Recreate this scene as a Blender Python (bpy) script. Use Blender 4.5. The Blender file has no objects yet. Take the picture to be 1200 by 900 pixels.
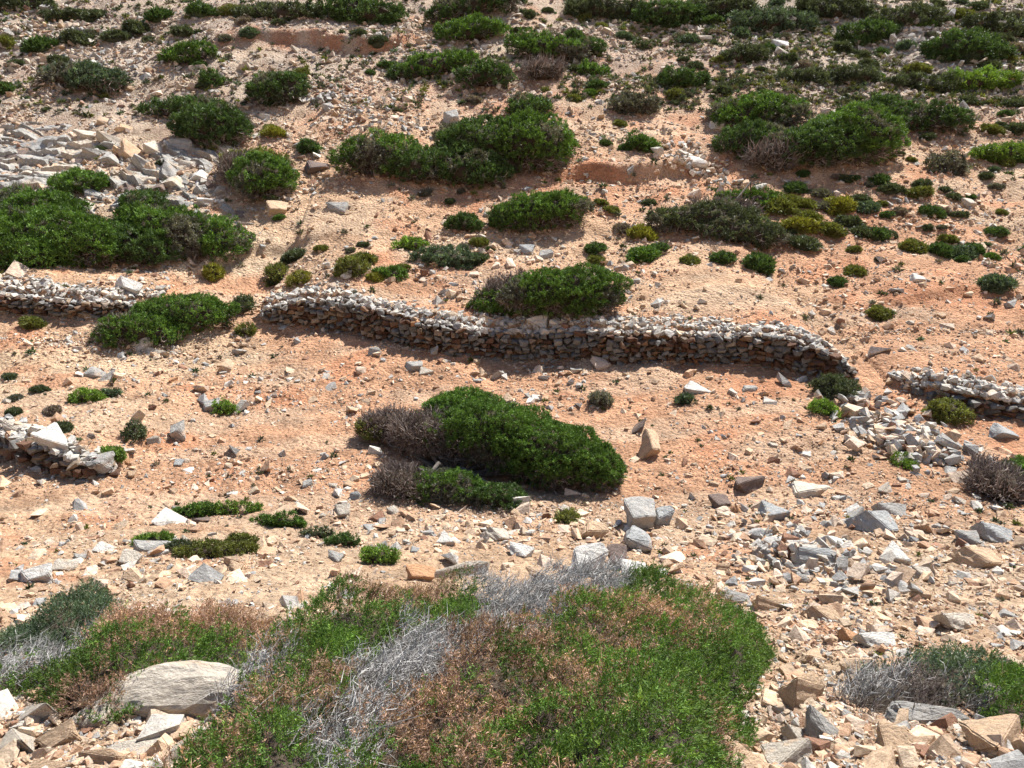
import bpy, bmesh, math
import numpy as np
from mathutils import Vector, Matrix

R = math.radians
rng = np.random.default_rng(7)
scene = bpy.context.scene
COL = scene.collection

# ------------------------------------------------------------------ camera, sky, sun, exposure
PITCH = R(20.0); FPX = 924.0
cam_d = bpy.data.cameras.new('camera'); cam = bpy.data.objects.new('camera', cam_d); COL.objects.link(cam)
cam.location = (0, 0, 0); cam.rotation_euler = (math.pi/2 - PITCH, 0, 0)
cam_d.sensor_width = 36; cam_d.lens = FPX/1200*36; cam_d.clip_end = 3000; cam_d.clip_start = 0.05
scene.camera = cam
SUN_AZ = R(36); SUN_EL = R(52)            # azimuth measured to the right of the view direction
sdir = np.array([math.cos(SUN_EL)*math.sin(SUN_AZ), math.cos(SUN_EL)*math.cos(SUN_AZ), math.sin(SUN_EL)])
world = bpy.data.worlds.new('World'); scene.world = world; world.use_nodes = True
wn = world.node_tree.nodes; wl = world.node_tree.links
bg = wn['Background']; sky = wn.new('ShaderNodeTexSky'); sky.sky_type = 'NISHITA'; sky.sun_disc = False
sky.sun_elevation = SUN_EL; sky.sun_rotation = SUN_AZ; sky.air_density = 1.0; sky.dust_density = 1.0
wl.new(sky.outputs[0], bg.inputs[0]); bg.inputs[1].default_value = 0.075
sl = bpy.data.lights.new('sun', 'SUN'); sl.energy = 5.0; sl.angle = R(0.5); sl.color = (1.0, 0.955, 0.89)
so = bpy.data.objects.new('sun', sl); COL.objects.link(so)
so.rotation_euler = Vector(tuple(sdir)).to_track_quat('Z', 'Y').to_euler()
vs = scene.view_settings; vs.view_transform = 'Standard'; vs.look = 'None'; vs.gamma = 1
vs.use_curve_mapping = False; vs.exposure = 1.02

# ------------------------------------------------------------------ noise
def _h(ix, iy, iz=0):
    n = (ix.astype(np.int64)*374761393 + iy.astype(np.int64)*668265263 + np.asarray(iz).astype(np.int64)*2147483647) & 0xffffffff
    n = ((n ^ (n >> 13))*1274126177) & 0xffffffff
    n = ((n ^ (n >> 16))*2246822519) & 0xffffffff
    return ((n ^ (n >> 15)) & 0xffffff)/float(0xffffff)
def vn2(x, y):
    x = np.asarray(x, float); y = np.asarray(y, float)
    ix = np.floor(x); iy = np.floor(y); fx = x-ix; fy = y-iy
    fx = fx*fx*(3-2*fx); fy = fy*fy*(3-2*fy)
    a = _h(ix, iy); b = _h(ix+1, iy); c = _h(ix, iy+1); d = _h(ix+1, iy+1)
    return (a*(1-fx)+b*fx)*(1-fy)+(c*(1-fx)+d*fx)*fy - 0.5
def fbm2(x, y, o=4, g=0.5):
    s = 0; a = 1.0
    for k in range(o):
        s = s + a*vn2(x*2**k+17.3*k, y*2**k-9.1*k); a *= g
    return s
def vn3(p):
    i = np.floor(p); f = p-i; f = f*f*(3-2*f); r = 0
    for dx in (0, 1):
        for dy in (0, 1):
            for dz in (0, 1):
                w = (f[:, 0] if dx else 1-f[:, 0])*(f[:, 1] if dy else 1-f[:, 1])*(f[:, 2] if dz else 1-f[:, 2])
                r = r + w*_h(i[:, 0]+dx, i[:, 1]+dy, i[:, 2]+dz)
    return r-0.5
def fbm3(p, o=3):
    return sum(0.5**k*vn3(p*2**k+13.7*k) for k in range(o))
def sstep(t):
    t = np.clip(t, 0, 1); return t*t*(3-2*t)

# ------------------------------------------------------------------ terrain height
PY = np.array([-400, -100, -30, -5, 0, 2.78, 4.0, 6.2, 8.1, 9.8, 12.9, 15.4, 17.3, 21.1, 26.4, 33, 41.8, 60, 100, 180, 320, 900])
PZ = np.array([90, 45, 14, .9, -1.65, -2.88, -3.46, -4.37, -5.05, -5.46, -5.5, -5.25, -4.87, -4.03, -2.26, .43, 4.4, 13, 31, 60, 80, 60])
_fy = np.arange(-400, 900, 0.1); _fz = np.interp(_fy, PY, PZ)
_k = np.exp(-0.5*(np.arange(-24, 25)/8.0)**2); _k /= _k.sum()
_fz = np.convolve(np.pad(_fz, 24, mode='edge'), _k, 'valid')
STEPS = []                                 # (xs, ys, hs, ramp, falloff)
def H0(x, y):
    x = np.asarray(x, float); y = np.asarray(y, float)
    z = np.interp(y, _fy, _fz)
    far = sstep((y-8)/12)
    z = z + 0.55*fbm2(x*0.16+3, y*0.16+5, 2)*(0.25+0.75*far) + 0.30*far*fbm2(x*0.5, y*0.5, 2)
    return z
def H(x, y, micro=True):
    x = np.asarray(x, float); y = np.asarray(y, float)
    z = H0(x, y)
    for xs, ys, hs, rp, fo in STEPS:
        Y = np.interp(x, xs, ys); h = np.interp(x, xs, hs, left=0, right=0)
        t = y-Y
        z = z + h*sstep(t/rp)*np.exp(-(np.maximum(t, 0)/fo)**1.6)
    if micro:
        z = z + 0.10*fbm2(x*1.7, y*1.7, 4, 0.55) + .05*np.abs(fbm2(x*6.5, y*6.5, 2))
    return z
CP, SP = math.cos(PITCH), math.sin(PITCH)
def ray(u, v):
    a = (u-600)/FPX; b = (450-v)/FPX
    d = np.array([a, CP+b*SP, -SP+b*CP]); return d/np.linalg.norm(d)
_T = np.concatenate([np.arange(1.5, 12, .04), np.arange(12, 120, .12)])
def hit(u, v, lift=0.0):
    d = ray(u, v); P = _T[:, None]*d
    g = P[:, 2]-H(P[:, 0], P[:, 1])-lift
    k = np.argmax(g < 0)
    if g[k] >= 0: k = len(_T)-1
    k = max(k, 1); t0, t1 = _T[k-1], _T[k]; g0, g1 = g[k-1], g[k]
    t = t0+(t1-t0)*(g0/(g0-g1) if g0 != g1 else 0)
    return t*d, t
def to_px(P):
    P = np.atleast_2d(P); f = P[:, 1]*CP-P[:, 2]*SP; up = P[:, 1]*SP+P[:, 2]*CP
    return 600+FPX*P[:, 0]/f, 450-FPX*up/f

# terrain steps: soil scarps first (front to back), then walls
def add_step(px, hs, ramp, fo):
    pts = [hit(u, v)[0] for u, v in px]
    o = np.argsort([p[0] for p in pts])
    STEPS.append((np.array([pts[i][0] for i in o]), np.array([pts[i][1] for i in o]), np.array([hs[i] for i in o], float), ramp, fo))
    return STEPS[-1]
WALL = {}
WALL['lower_left'] = add_step([(-160, 505), (-60, 522), (0, 532), (30, 541), (60, 552), (100, 560), (132, 556)], [.0, .40, .40, .40, .38, .28, .1], .3, 3.0)
WALL['right'] = add_step([(1052, 457), (1075, 462), (1100, 471), (1150, 486), (1200, 493), (1300, 505), (1420, 515)], [.08, .2, .32, .36, .38, .35, 0], .3, 4.0)
WALL['long'] = add_step([(303, 376), (325, 378), (350, 379), (400, 387), (440, 397), (480, 405), (500, 410), (540, 414), (580, 418), (640, 422), (720, 425), (800, 425), (870, 425), (920, 432), (960, 442), (998, 443)],
                        [.22, .45, .58, .74, .74, .72, .68, .62, .60, .64, .64, .64, .66, .68, .6, .2], .3, 5.5)
WALL['upper_left'] = add_step([(-160, 350), (-60, 358), (0, 364), (40, 368), (80, 370), (120, 374), (160, 371), (190, 356)], [.0, .34, .40, .40, .40, .42, .34, .1], .3, 4.0)
add_step([(640, 214), (680, 212), (720, 216), (760, 213), (800, 208), (830, 206)], [0, .45, .5, .45, .4, 0], .35, 2.2)     # red scarp
add_step([(230, 60), (300, 48), (370, 56), (410, 66), (470, 60), (500, 45)], [0, .35, .6, .65, .5, 0], .4, 3)
add_step([(1020, 350), (1060, 362), (1100, 352), (1140, 346), (1190, 350)], [0, .15, .2, .15, 0], .3, 1.5)
add_step([(180, 332), (240, 320), (300, 300), (350, 292), (420, 286)], [0, .2, .25, .2, 0], .3, 1.5)

# ------------------------------------------------------------------ mesh helpers
def mesh_np(name, V, F, mats, col=None, mi=None, smooth=False):
    """F: (n,k) int array"""
    me = bpy.data.meshes.new(name); V = np.asarray(V, np.float32); F = np.asarray(F, np.int32)
    n, k = F.shape
    me.vertices.add(len(V)); me.vertices.foreach_set('co', V.ravel())
    me.loops.add(n*k); me.loops.foreach_set('vertex_index', F.ravel())
    me.polygons.add(n); me.polygons.foreach_set('loop_start', np.arange(0, n*k, k, dtype=np.int32))
    me.polygons.foreach_set('loop_total', np.full(n, k, np.int32))
    if mi is not None: me.polygons.foreach_set('material_index', np.asarray(mi, np.int32))
    me.polygons.foreach_set('use_smooth', np.full(n, smooth, bool))
    if col is not None:
        a = me.attributes.new('tint', 'FLOAT_COLOR', 'POINT')
        a.data.foreach_set('color', np.concatenate([col, np.ones((len(col), 1))], 1).astype(np.float32).ravel())
    for m in (mats if isinstance(mats, (list, tuple)) else [mats]): me.materials.append(m)
    me.update(); me.validate()
    return me
def link(name, data, parent=None, loc=None):
    o = bpy.data.objects.new(name, data); COL.objects.link(o)
    if parent is not None: o.parent = parent
    if loc is not None: o.location = tuple(float(c) for c in loc)
    return o
def tag(o, label=None, cat=None, group=None, kind=None):
    if label: o['label'] = label
    if cat: o['category'] = cat
    if group: o['group'] = group
    if kind: o['kind'] = kind
    return o

# ------------------------------------------------------------------ materials
def nodemat(name):
    m = bpy.data.materials.new(name); m.use_nodes = True
    nt = m.node_tree; return m, nt.nodes, nt.links, nt.nodes['Principled BSDF']
def noise(n, l, scale, detail, vec, rough=0.6):
    t = n.new('ShaderNodeTexNoise'); t.inputs['Scale'].default_value = scale; t.inputs['Detail'].default_value = detail
    t.inputs['Roughness'].default_value = rough
    l.new(vec, t.inputs['Vector']); return t.outputs['Fac']
def ramp(n, l, fac, stops):
    r = n.new('ShaderNodeValToRGB'); e = r.color_ramp.elements
    e[0].position = stops[0][0]; e[0].color = (*stops[0][1], 1); e[1].position = stops[-1][0]; e[1].color = (*stops[-1][1], 1)
    for p, c in stops[1:-1]:
        x = e.new(p); x.color = (*c, 1)
    l.new(fac, r.inputs[0]); return r.outputs[0]
def mul(n, l, a, b, fac=1.0, mode='MULTIPLY'):
    x = n.new('ShaderNodeMix'); x.data_type = 'RGBA'; x.blend_type = mode; x.inputs[0].default_value = fac
    l.new(a, x.inputs[6])
    if isinstance(b, tuple): x.inputs[7].default_value = (*b, 1)
    else: l.new(b, x.inputs[7])
    return x.outputs[2]
def bump(n, l, bs, h, strength, dist):
    b = n.new('ShaderNodeBump'); b.inputs['Strength'].default_value = strength; b.inputs['Distance'].default_value = dist
    l.new(h, b.inputs['Height']); l.new(b.outputs[0], bs.inputs['Normal'])

def soil_material():
    m, n, l, b = nodemat('stony_soil')
    at = n.new('ShaderNodeAttribute'); at.attribute_name = 'tint'
    tc = n.new('ShaderNodeTexCoord'); v = tc.outputs['Object']
    f1 = noise(n, l, 3.0, 8, v, 0.7); f2 = noise(n, l, 22, 5, v, 0.7)
    c = mul(n, l, at.outputs['Color'], ramp(n, l, f1, [(0.3, (.72, .68, .66)), (0.5, (1, 1, 1)), (0.7, (1.22, 1.2, 1.18))]))
    c = mul(n, l, c, ramp(n, l, f2, [(0.32, (.62, .55, .5)), (0.48, (1, 1, 1)), (0.66, (1.35, 1.33, 1.3))]))
    l.new(c, b.inputs['Base Color']); b.inputs['Roughness'].default_value = 0.95; b.inputs['Specular IOR Level'].default_value = 0.15
    vor = n.new('ShaderNodeTexVoronoi'); vor.inputs['Scale'].default_value = 14; l.new(v, vor.inputs['Vector'])
    ad = n.new('ShaderNodeMath'); ad.operation = 'MULTIPLY_ADD'; l.new(vor.outputs['Distance'], ad.inputs[0]); ad.inputs[1].default_value = -0.5
    l.new(noise(n, l, 9, 9, v, 0.75), ad.inputs[2])
    bump(n, l, b, ad.outputs[0], 1.0, 0.10)
    return m
def stone_material(name, base=None):
    m, n, l, b = nodemat(name)
    tc = n.new('ShaderNodeTexCoord'); v = tc.outputs['Object']
    if base is None:
        at = n.new('ShaderNodeAttribute'); at.attribute_name = 'tint'; src = at.outputs['Color']
    else:
        rgb = n.new('ShaderNodeRGB'); rgb.outputs[0].default_value = (*base, 1); src = rgb.outputs[0]
    f1 = noise(n, l, 6, 8, v, 0.7); f2 = noise(n, l, 30, 6, v, 0.7)
    c = mul(n, l, src, ramp(n, l, f1, [(0.3, (.62, .62, .64)), (0.48, (.95, .94, .92)), (0.68, (1.2, 1.18, 1.15))]))
    c = mul(n, l, c, ramp(n, l, f2, [(0.35, (.75, .73, .7)), (0.55, (1.05, 1.05, 1.05)), (0.7, (1.2, 1.2, 1.2))]))
    if base is not None:                     # lichen and rust-coloured weathering patches
        f3 = noise(n, l, 3.1, 4, v, 0.5)
        mx = n.new('ShaderNodeMix'); mx.data_type = 'RGBA'; l.new(c, mx.inputs[6]); mx.inputs[7].default_value = (.48, .30, .17, 1)
        l.new(ramp(n, l, f3, [(0.55, (0, 0, 0)), (0.68, (.55, .55, .55))]), mx.inputs[0]); c = mx.outputs[2]
    l.new(c, b.inputs['Base Color']); b.inputs['Roughness'].default_value = 0.9; b.inputs['Specular IOR Level'].default_value = 0.25
    bump(n, l, b, noise(n, l, 13, 9, v, 0.7), 0.75, 0.05)
    return m
def leaf_material():
    m, n, l, b = nodemat('foliage')
    at = n.new('ShaderNodeAttribute'); at.attribute_name = 'tint'
    l.new(at.outputs['Color'], b.inputs['Base Color']); b.inputs['Roughness'].default_value = 0.65; b.inputs['Specular IOR Level'].default_value = 0.25
    tr = n.new('ShaderNodeBsdfTranslucent'); l.new(mul(n, l, at.outputs['Color'], (1.2, 1.2, .6)), tr.inputs[0])
    mx = n.new('ShaderNodeMixShader'); mx.inputs[0].default_value = 0.22
    l.new(b.outputs[0], mx.inputs[1]); l.new(tr.outputs[0], mx.inputs[2]); l.new(mx.outputs[0], n['Material Output'].inputs[0])
    return m
def twig_material():
    m, n, l, b = nodemat('dry_twigs')
    at = n.new('ShaderNodeAttribute'); at.attribute_name = 'tint'
    l.new(at.outputs['Color'], b.inputs['Base Color']); b.inputs['Roughness'].default_value = 0.9; b.inputs['Specular IOR Level'].default_value = 0.15
    return m
def bark_material():
    m, n, l, b = nodemat('grey_bark')
    v = n.new('ShaderNodeTexCoord').outputs['Object']; f = noise(n, l, 14, 7, v, 0.7)
    l.new(ramp(n, l, f, [(0.3, (.05, .04, .033)), (0.55, (.13, .11, .095)), (0.75, (.24, .21, .19))]), b.inputs['Base Color'])
    b.inputs['Roughness'].default_value = 0.95; bump(n, l, b, f, 0.8, 0.03)
    return m
M_SOIL = soil_material(); M_STONE = stone_material('rubble_stone'); M_LEAF = leaf_material(); M_TWIG = twig_material(); M_BARK = bark_material()
ROCKCOL = {'grey': (.36, .355, .34), 'blue-grey': (.35, .365, .37), 'white': (.60, .59, .56), 'pale': (.50, .455, .39),
           'tan': (.52, .38, .26), 'orange': (.52, .30, .17), 'dark': (.17, .13, .115)}
ROCKMAT = {k: stone_material('rock_' + k.replace('-', '_'), c) for k, c in ROCKCOL.items()}

# ------------------------------------------------------------------ ground sheet
def soil_colour(x, y):
    u, v = to_px(np.stack([x, y, H0(x, y)], 1)) if False else (None, None)
    w = x/np.maximum(y+1.0, 1.0)
    base = np.array([.47, .272, .165]); pale = np.array([.53, .385, .255]); red = np.array([.40, .185, .10]); grey = np.array([.36, .31, .255])
    n1 = fbm2(x*.28+40, y*.28, 4)+0.5; n2 = fbm2(x*.9+9, y*.9+70, 4)+0.5
    c = base[None]*np.ones((len(x), 1))
    pl = np.clip(sstep((n1-.45)/.3)*.55 + .75*sstep((10.5-y)/3) + .45*sstep((-x-4)/4)*sstep((30-y)/10), 0, 1)
    c = c*(1-pl[:, None]) + pale*pl[:, None]
    gl = np.clip(.75*sstep((y-27)/9)*sstep(n2*1.6+.1) + .6*sstep((-x-6)/5)*sstep((y-22)/8), 0, .85)
    gl = np.maximum(gl, .9*sstep((x-6)/5)*sstep((y-27)/6))
    c = c*(1-gl[:, None]) + grey*gl[:, None]
    rd = .65*sstep((n2-.62)/.25)*(1-gl)
    for s in STEPS[4:7]:                        # bare red soil exposed on the little scarps
        Y = np.interp(x, s[0], s[1])+.5*fbm2(x*1.1, x*0+4, 3); h = np.interp(x, s[0], s[2], left=0, right=0)
        rd = np.maximum(rd, np.clip(.5+1.2*fbm2(x*1.9, y*1.9, 4), 0, .8)*(h > .05)*np.exp(-((y-Y-.2)/.7)**2))
    c = c*(1-rd[:, None]) + red*rd[:, None]
    dry = sstep((fbm2(x*.45+31, y*1.1+3, 4)-.02)/.28)*.45
    c = c*(1-dry[:, None])+np.array([.50, .40, .29])*dry[:, None]
    n3 = fbm2(x*2.6+2, y*2.6, 3)+.5
    return c*(0.74+0.24*n2[:, None]+.28*n3[:, None])
tw = np.concatenate([-np.array([14, 8, 5, 3.2, 2.2, 1.6, 1.25]), np.linspace(-1.0, 1.0, 880), np.array([1.25, 1.6, 2.2, 3.2, 5, 8, 14])])
yr = [1.8]
while yr[-1] < 48: yr.append(yr[-1] + (0.022 + 0.0016*yr[-1]))
while yr[-1] < 850: yr.append(yr[-1]*1.06)
yr = np.array([-380, -200, -100, -60, -35, -20, -12, -8, -5, -3, -1.5, -.6, 0.2, .9, 1.4] + yr)
TX = tw[None, :]*(np.abs(yr)[:, None]*0.80+2.2); TY = np.repeat(yr[:, None], len(tw), 1)
TZ = H(TX.ravel(), TY.ravel())
TV = np.stack([TX.ravel(), TY.ravel(), TZ], 1)
ny, nx = TX.shape; ii = np.arange(ny*nx).reshape(ny, nx)
TF = np.stack([ii[:-1, :-1], ii[:-1, 1:], ii[1:, 1:], ii[1:, :-1]], -1).reshape(-1, 4)
g = link('ground', mesh_np('ground', TV, TF, M_SOIL, soil_colour(TV[:, 0], TV[:, 1]), smooth=True)); tag(g, kind='structure')

# ------------------------------------------------------------------ stone shapes
def hull(pts):
    bm = bmesh.new()
    for p in pts: bm.verts.new(p)
    r = bmesh.ops.convex_hull(bm, input=bm.verts)
    for v in [v for v in bm.verts if not v.link_faces]: bm.verts.remove(v)
    bmesh.ops.triangulate(bm, faces=bm.faces)
    return bm
def template(n):
    p = rng.uniform(-1, 1, (n, 3)); p = np.sign(p)*np.abs(p)**0.45
    p /= np.maximum(1, np.linalg.norm(p, axis=1)/1.2)[:, None]
    bm = hull(p); bm.verts.ensure_lookup_table(); bm.verts.index_update()
    V = np.array([v.co[:] for v in bm.verts]); F = np.array([[v.index for v in f.verts] for f in bm.faces]); bm.free()
    return V*0.5, F
TPL = [template(int(rng.integers(9, 15))) for _ in range(28)]
def rots(n, tilt=0.5):
    """random yaw, then a limited tilt"""
    a = rng.uniform(0, 2*np.pi, n); b = rng.normal(0, tilt, n); c = rng.normal(0, tilt, n)
    ca, sa, cb, sb, cc, sc = np.cos(a), np.sin(a), np.cos(b), np.sin(b), np.cos(c), np.sin(c)
    z = np.zeros(n); o = np.ones(n)
    Rz = np.stack([ca, -sa, z, sa, ca, z, z, z, o], 1).reshape(n, 3, 3)
    Rx = np.stack([o, z, z, z, cb, -sb, z, sb, cb], 1).reshape(n, 3, 3)
    Ry = np.stack([cc, z, sc, z, o, z, -sc, z, cc], 1).reshape(n, 3, 3)
    return Rx@Ry@Rz
def stones(name, P, S, RM, C, parent=None, origin=None):
    Vs, Fs, Cs = [], [], []; off = 0
    ti = rng.integers(0, len(TPL), len(P))
    for t, (tv, tf) in enumerate(TPL):
        k = np.where(ti == t)[0]
        if not len(k): continue
        v = np.einsum('nij,nvj->nvi', RM[k], tv[None]*S[k][:, None, :]) + P[k][:, None, :]
        Vs.append(v.reshape(-1, 3)); Cs.append(np.repeat(C[k], len(tv), 0))
        Fs.append((tf[None]+(off+np.arange(len(k))*len(tv))[:, None, None]).reshape(-1, 3)); off += len(k)*len(tv)
    V = np.concatenate(Vs)
    if origin is not None: V = V-origin
    return link(name, mesh_np(name, V, np.concatenate(Fs), M_STONE, np.concatenate(Cs)), parent)
PAL = np.array([[.54, .40, .28], [.60, .48, .38], [.46, .30, .20], [.43, .42, .40], [.56, .53, .48], [.27, .15, .10], [.36, .36, .355], [.58, .46, .34]])
def colours(n, w):
    w = np.array(w, float); c = PAL[rng.choice(len(PAL), n, p=w/w.sum())]
    return c*rng.uniform(.78, 1.12, (n, 1))

# ------------------------------------------------------------------ loose rubble and gravel (uncountable)
vv = np.linspace(-90, 1000, 220); yv = np.array([hit(600, v)[0][1] for v in vv])
def scatter(n, x_w=0.80):
    y = np.interp(rng.uniform(-80, 990, n), vv, yv); x = rng.uniform(-1, 1, n)*x_w*(y+1.5)
    return x, y
def smooth_patch(x, y):
    """bare sandy strips where few stones lie"""
    p, _ = hit(60, 590); q, _ = hit(850, 480); r, _ = hit(850, 340)
    s = np.exp(-((x-p[0])/3.2)**2-((y-p[1])/0.8)**2) + .55*np.exp(-((x-q[0])/3)**2-((y-q[1])/1.2)**2)
    s = s + .6*sstep((x-2)/3)*sstep((y-14)/2)*sstep((25-y)/3) + .35*sstep((x+7)/3)*sstep((9-x)/3)*sstep((y-11)/1.5)*sstep((17-y)/1.5)
    return np.clip(s, 0, 1)
def stuff(name, n, size, sig, flat, w, keep=None, label=None, x_w=.8, xy=None):
    x, y = scatter(n, x_w) if xy is None else xy
    d = np.sqrt(x*x+y*y+16)
    pr = np.clip(.55+1.3*fbm2(x*.55+5, y*.55+8, 3), .12, 1)*(1-.8*smooth_patch(x, y))
    k = rng.uniform(0, 1, len(x)) < pr
    x, y, d = x[k], y[k], d[k]
    s = size(d)*np.exp(rng.normal(0, sig, len(x)))
    S = np.stack([s*rng.uniform(.8, 1.5, len(x)), s*rng.uniform(.7, 1.1, len(x)), s*rng.uniform(*flat, len(x))], 1)
    z = H(x, y)+S[:, 2]*rng.uniform(-.15, .3, len(x))
    C = colours(len(x), w)
    gz = (sstep((y-27)/8)*(.4+.35*sstep((x-5)/5)))[:, None]; C = C*(1-gz)+gz*np.array([.38, .36, .325])
    o = stones(name, np.stack([x, y, z], 1), S, rots(len(x), .4), C)
    return tag(o, label, None, None, 'stuff')
stuff('gravel', 260000, lambda d: np.maximum(.026, 2.0*d/FPX), .42, (.5, .9), [6, 3, 5, 1.2, 1.8, 1.5, .7, 3])
# coarser rubble: even in the plane
nB = 31000; yB = 1.8+(40-1.8)*np.sqrt(rng.uniform(0, 1, nB)); xB = rng.uniform(-1, 1, nB)*.8*(yB+1.5)
stuff('rubble', nB, lambda d: .085+.0020*d, .42, (.4, .8), [5, 4, 3, 2, 3, 1, 1.4, 3], xy=(xB, yB))
nC = 3000; yC = rng.uniform(1.8, 9.5, nC); xC = rng.uniform(-1, 1, nC)*.85*(yC+1.5)
stuff('broken_stone', nC, lambda d: .10+0*d, .45, (.3, .7), [7, 4, 4, 1, 2, 1, .7, 5], xy=(xC, yC))

# ------------------------------------------------------------------ labels: kept in a register, written at the end
REG = []
ORD = ['', '', 'second', 'third', 'fourth', 'fifth', 'sixth', 'seventh', 'eighth', 'ninth', 'tenth', 'eleventh', 'twelfth', 'thirteenth', 'fourteenth']
CARD = ['', 'only', 'two', 'three', 'four', 'five', 'six', 'seven', 'eight', 'nine', 'ten', 'eleven', 'twelve', 'thirteen', 'fourteen']
def reg(o, desc, u, v, group, cat):
    o['category'] = cat; o['group'] = group; REG.append((o, desc, u, v))
def area(u, v):
    if v < 60:
        return 'on the top left slope' if u < 270 else 'along the top edge, left half' if u < 560 else 'along the top edge, centre' if u < 800 else 'along the top edge, right half' if u < 1010 else 'in the top right corner'
    if v < 112:
        return 'on the upper left slope' if u < 200 else 'above the upper left shrubs' if u < 400 else 'above the broad upper shrub' if u < 700 else 'on the open upper slope' if u < 880 else 'above the sprawling right shrub' if u < 1040 else 'on the upper right slope'
    if v < 210:
        return 'on the left bedrock' if u < 180 else 'by the upper left shrubs' if u < 390 else 'beside the broad upper shrub' if u < 660 else 'between the two broad upper shrubs' if u < 832 else 'round the sprawling right shrub' if u < 1040 else 'right of the sprawling shrub'
    if v < 270:
        return 'behind the left shrubs' if u < 180 else 'right of the bedrock' if u < 390 else 'below the broad upper shrub' if u < 700 else 'around the grey-green shrub' if u < 920 else 'below the sprawling right shrub' if u < 1050 else 'on the right-hand slope'
    if v < 335:
        return 'below the bedrock' if u < 300 else 'above the long wall, left part' if u < 470 else 'above the domed shrub' if u < 700 else 'right of the domed shrub' if u < 870 else 'above the wall\'s right end' if u < 1010 else 'high at the right edge'
    if v < 400:
        return 'near the upper left wall' if u < 300 else 'close behind the long wall' if u < 760 else 'behind the wall\'s right half' if u < 1010 else 'above the short right wall'
    if v < 450:
        return 'below the upper left wall' if u < 230 else 'under the long wall\'s left end' if u < 420 else 'just under the long wall' if u < 640 else 'under the long wall\'s right half' if u < 1010 else 'on the short right wall\'s slope'
    if v < 530:
        return 'above the lower left wall' if u < 180 else 'in the bare left terrace' if u < 330 else 'left of the central shrub' if u < 450 else 'above the central shrub' if u < 720 else 'right of the central shrub' if u < 880 else 'near the tumbled stones' if u < 1080 else 'below the short right wall'
    if v < 600:
        return 'below the lower left wall' if u < 180 else 'in the lower left terrace' if u < 330 else 'at the central shrub\'s left foot' if u < 560 else 'at the central shrub\'s right foot' if u < 830 else 'beside the pale boulder' if u < 1000 else 'below the tumbled stones'
    if v < 650:
        return 'on the sandy left strip' if u < 160 else 'by the low green mats' if u < 400 else 'below the central shrub' if u < 640 else 'in the middle rock cluster' if u < 830 else 'among the grey rocks' if u < 1030 else 'by the right edge rocks'
    if v < 705:
        return 'above the lower left bush' if u < 230 else 'below the low green mats' if u < 400 else 'above the foreground bush' if u < 640 else 'behind the foreground bush' if u < 850 else 'below the grey rocks' if u < 1030 else 'in the lower right rubble'
    if v < 790:
        return 'by the lower left bush' if u < 300 else 'right of the foreground bush' if u < 990 else 'around the low dead bush'
    return 'at the bottom left' if u < 400 else 'at the foreground bush\'s right foot' if u < 990 else 'at the bottom right'

# ------------------------------------------------------------------ rocks one can point to
def rock_mesh(seed, slab):
    r = np.random.default_rng(seed)
    p = r.uniform(-1, 1, (13, 3)); p = np.sign(p)*np.abs(p)**.4; p *= r.uniform(.72, 1, (13, 1))
    bm = hull(p)
    bmesh.ops.dissolve_limit(bm, angle_limit=R(14), verts=bm.verts, edges=bm.edges)
    bmesh.ops.bevel(bm, geom=list(bm.edges)+list(bm.verts), offset=.05, segments=2, affect='EDGES', clamp_overlap=True)
    bmesh.ops.triangulate(bm, faces=bm.faces)
    for _ in range(3):
        long_e = [e for e in bm.edges if e.calc_length() > .22]
        if long_e: bmesh.ops.subdivide_edges(bm, edges=long_e, cuts=1)
        bmesh.ops.triangulate(bm, faces=bm.faces)
    bm.verts.index_update()
    V = np.array([v.co[:] for v in bm.verts]); F = np.array([[v.index for v in f.verts] for f in bm.faces]); bm.free()
    d = V/np.linalg.norm(V, axis=1)[:, None]
    V = V + d*(.13*fbm3(V*1.6+seed, 3)+.05*np.abs(fbm3(V*5+seed, 2)))[:, None]
    # bedding: faint ledges
    V[:, 2] += .035*np.sin(V[:, 2]*13+2*fbm3(V*1.2, 2))
    V *= .5; V[:, 2] *= slab
    return V, F
ROCKV = [rock_mesh(100+i, 1.0) for i in range(12)]
def boulder_mesh(seed):
    b = bmesh.new(); bmesh.ops.create_icosphere(b, subdivisions=4, radius=1)
    V = np.array([v.co[:] for v in b.verts]); F = np.array([[v.index for v in f.verts] for f in b.faces]); b.free()
    r = np.random.default_rng(seed)
    for _ in range(9):                      # flat worn facets
        n = r.normal(0, 1, 3); n /= np.linalg.norm(n); h = r.uniform(.62, .85); t = V@n
        V = V-np.maximum(t-h, 0)[:, None]*n*.88
    V = V*(1+.24*fbm3(V*1.4+seed, 3)+.05*fbm3(V*5+seed, 3)-.05*np.exp(-(fbm3(V*1.1+seed*2, 2)/.02)**2))[:, None]
    return V*.56, F
ROCKV += [boulder_mesh(40+i) for i in range(4)]
_rc = {}
def rock_data(shape, col):
    if (shape, col) not in _rc:
        V, F = ROCKV[shape]; _rc[shape, col] = mesh_np('rock', V, F, ROCKMAT[col], smooth=False)
    return _rc[shape, col]
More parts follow.
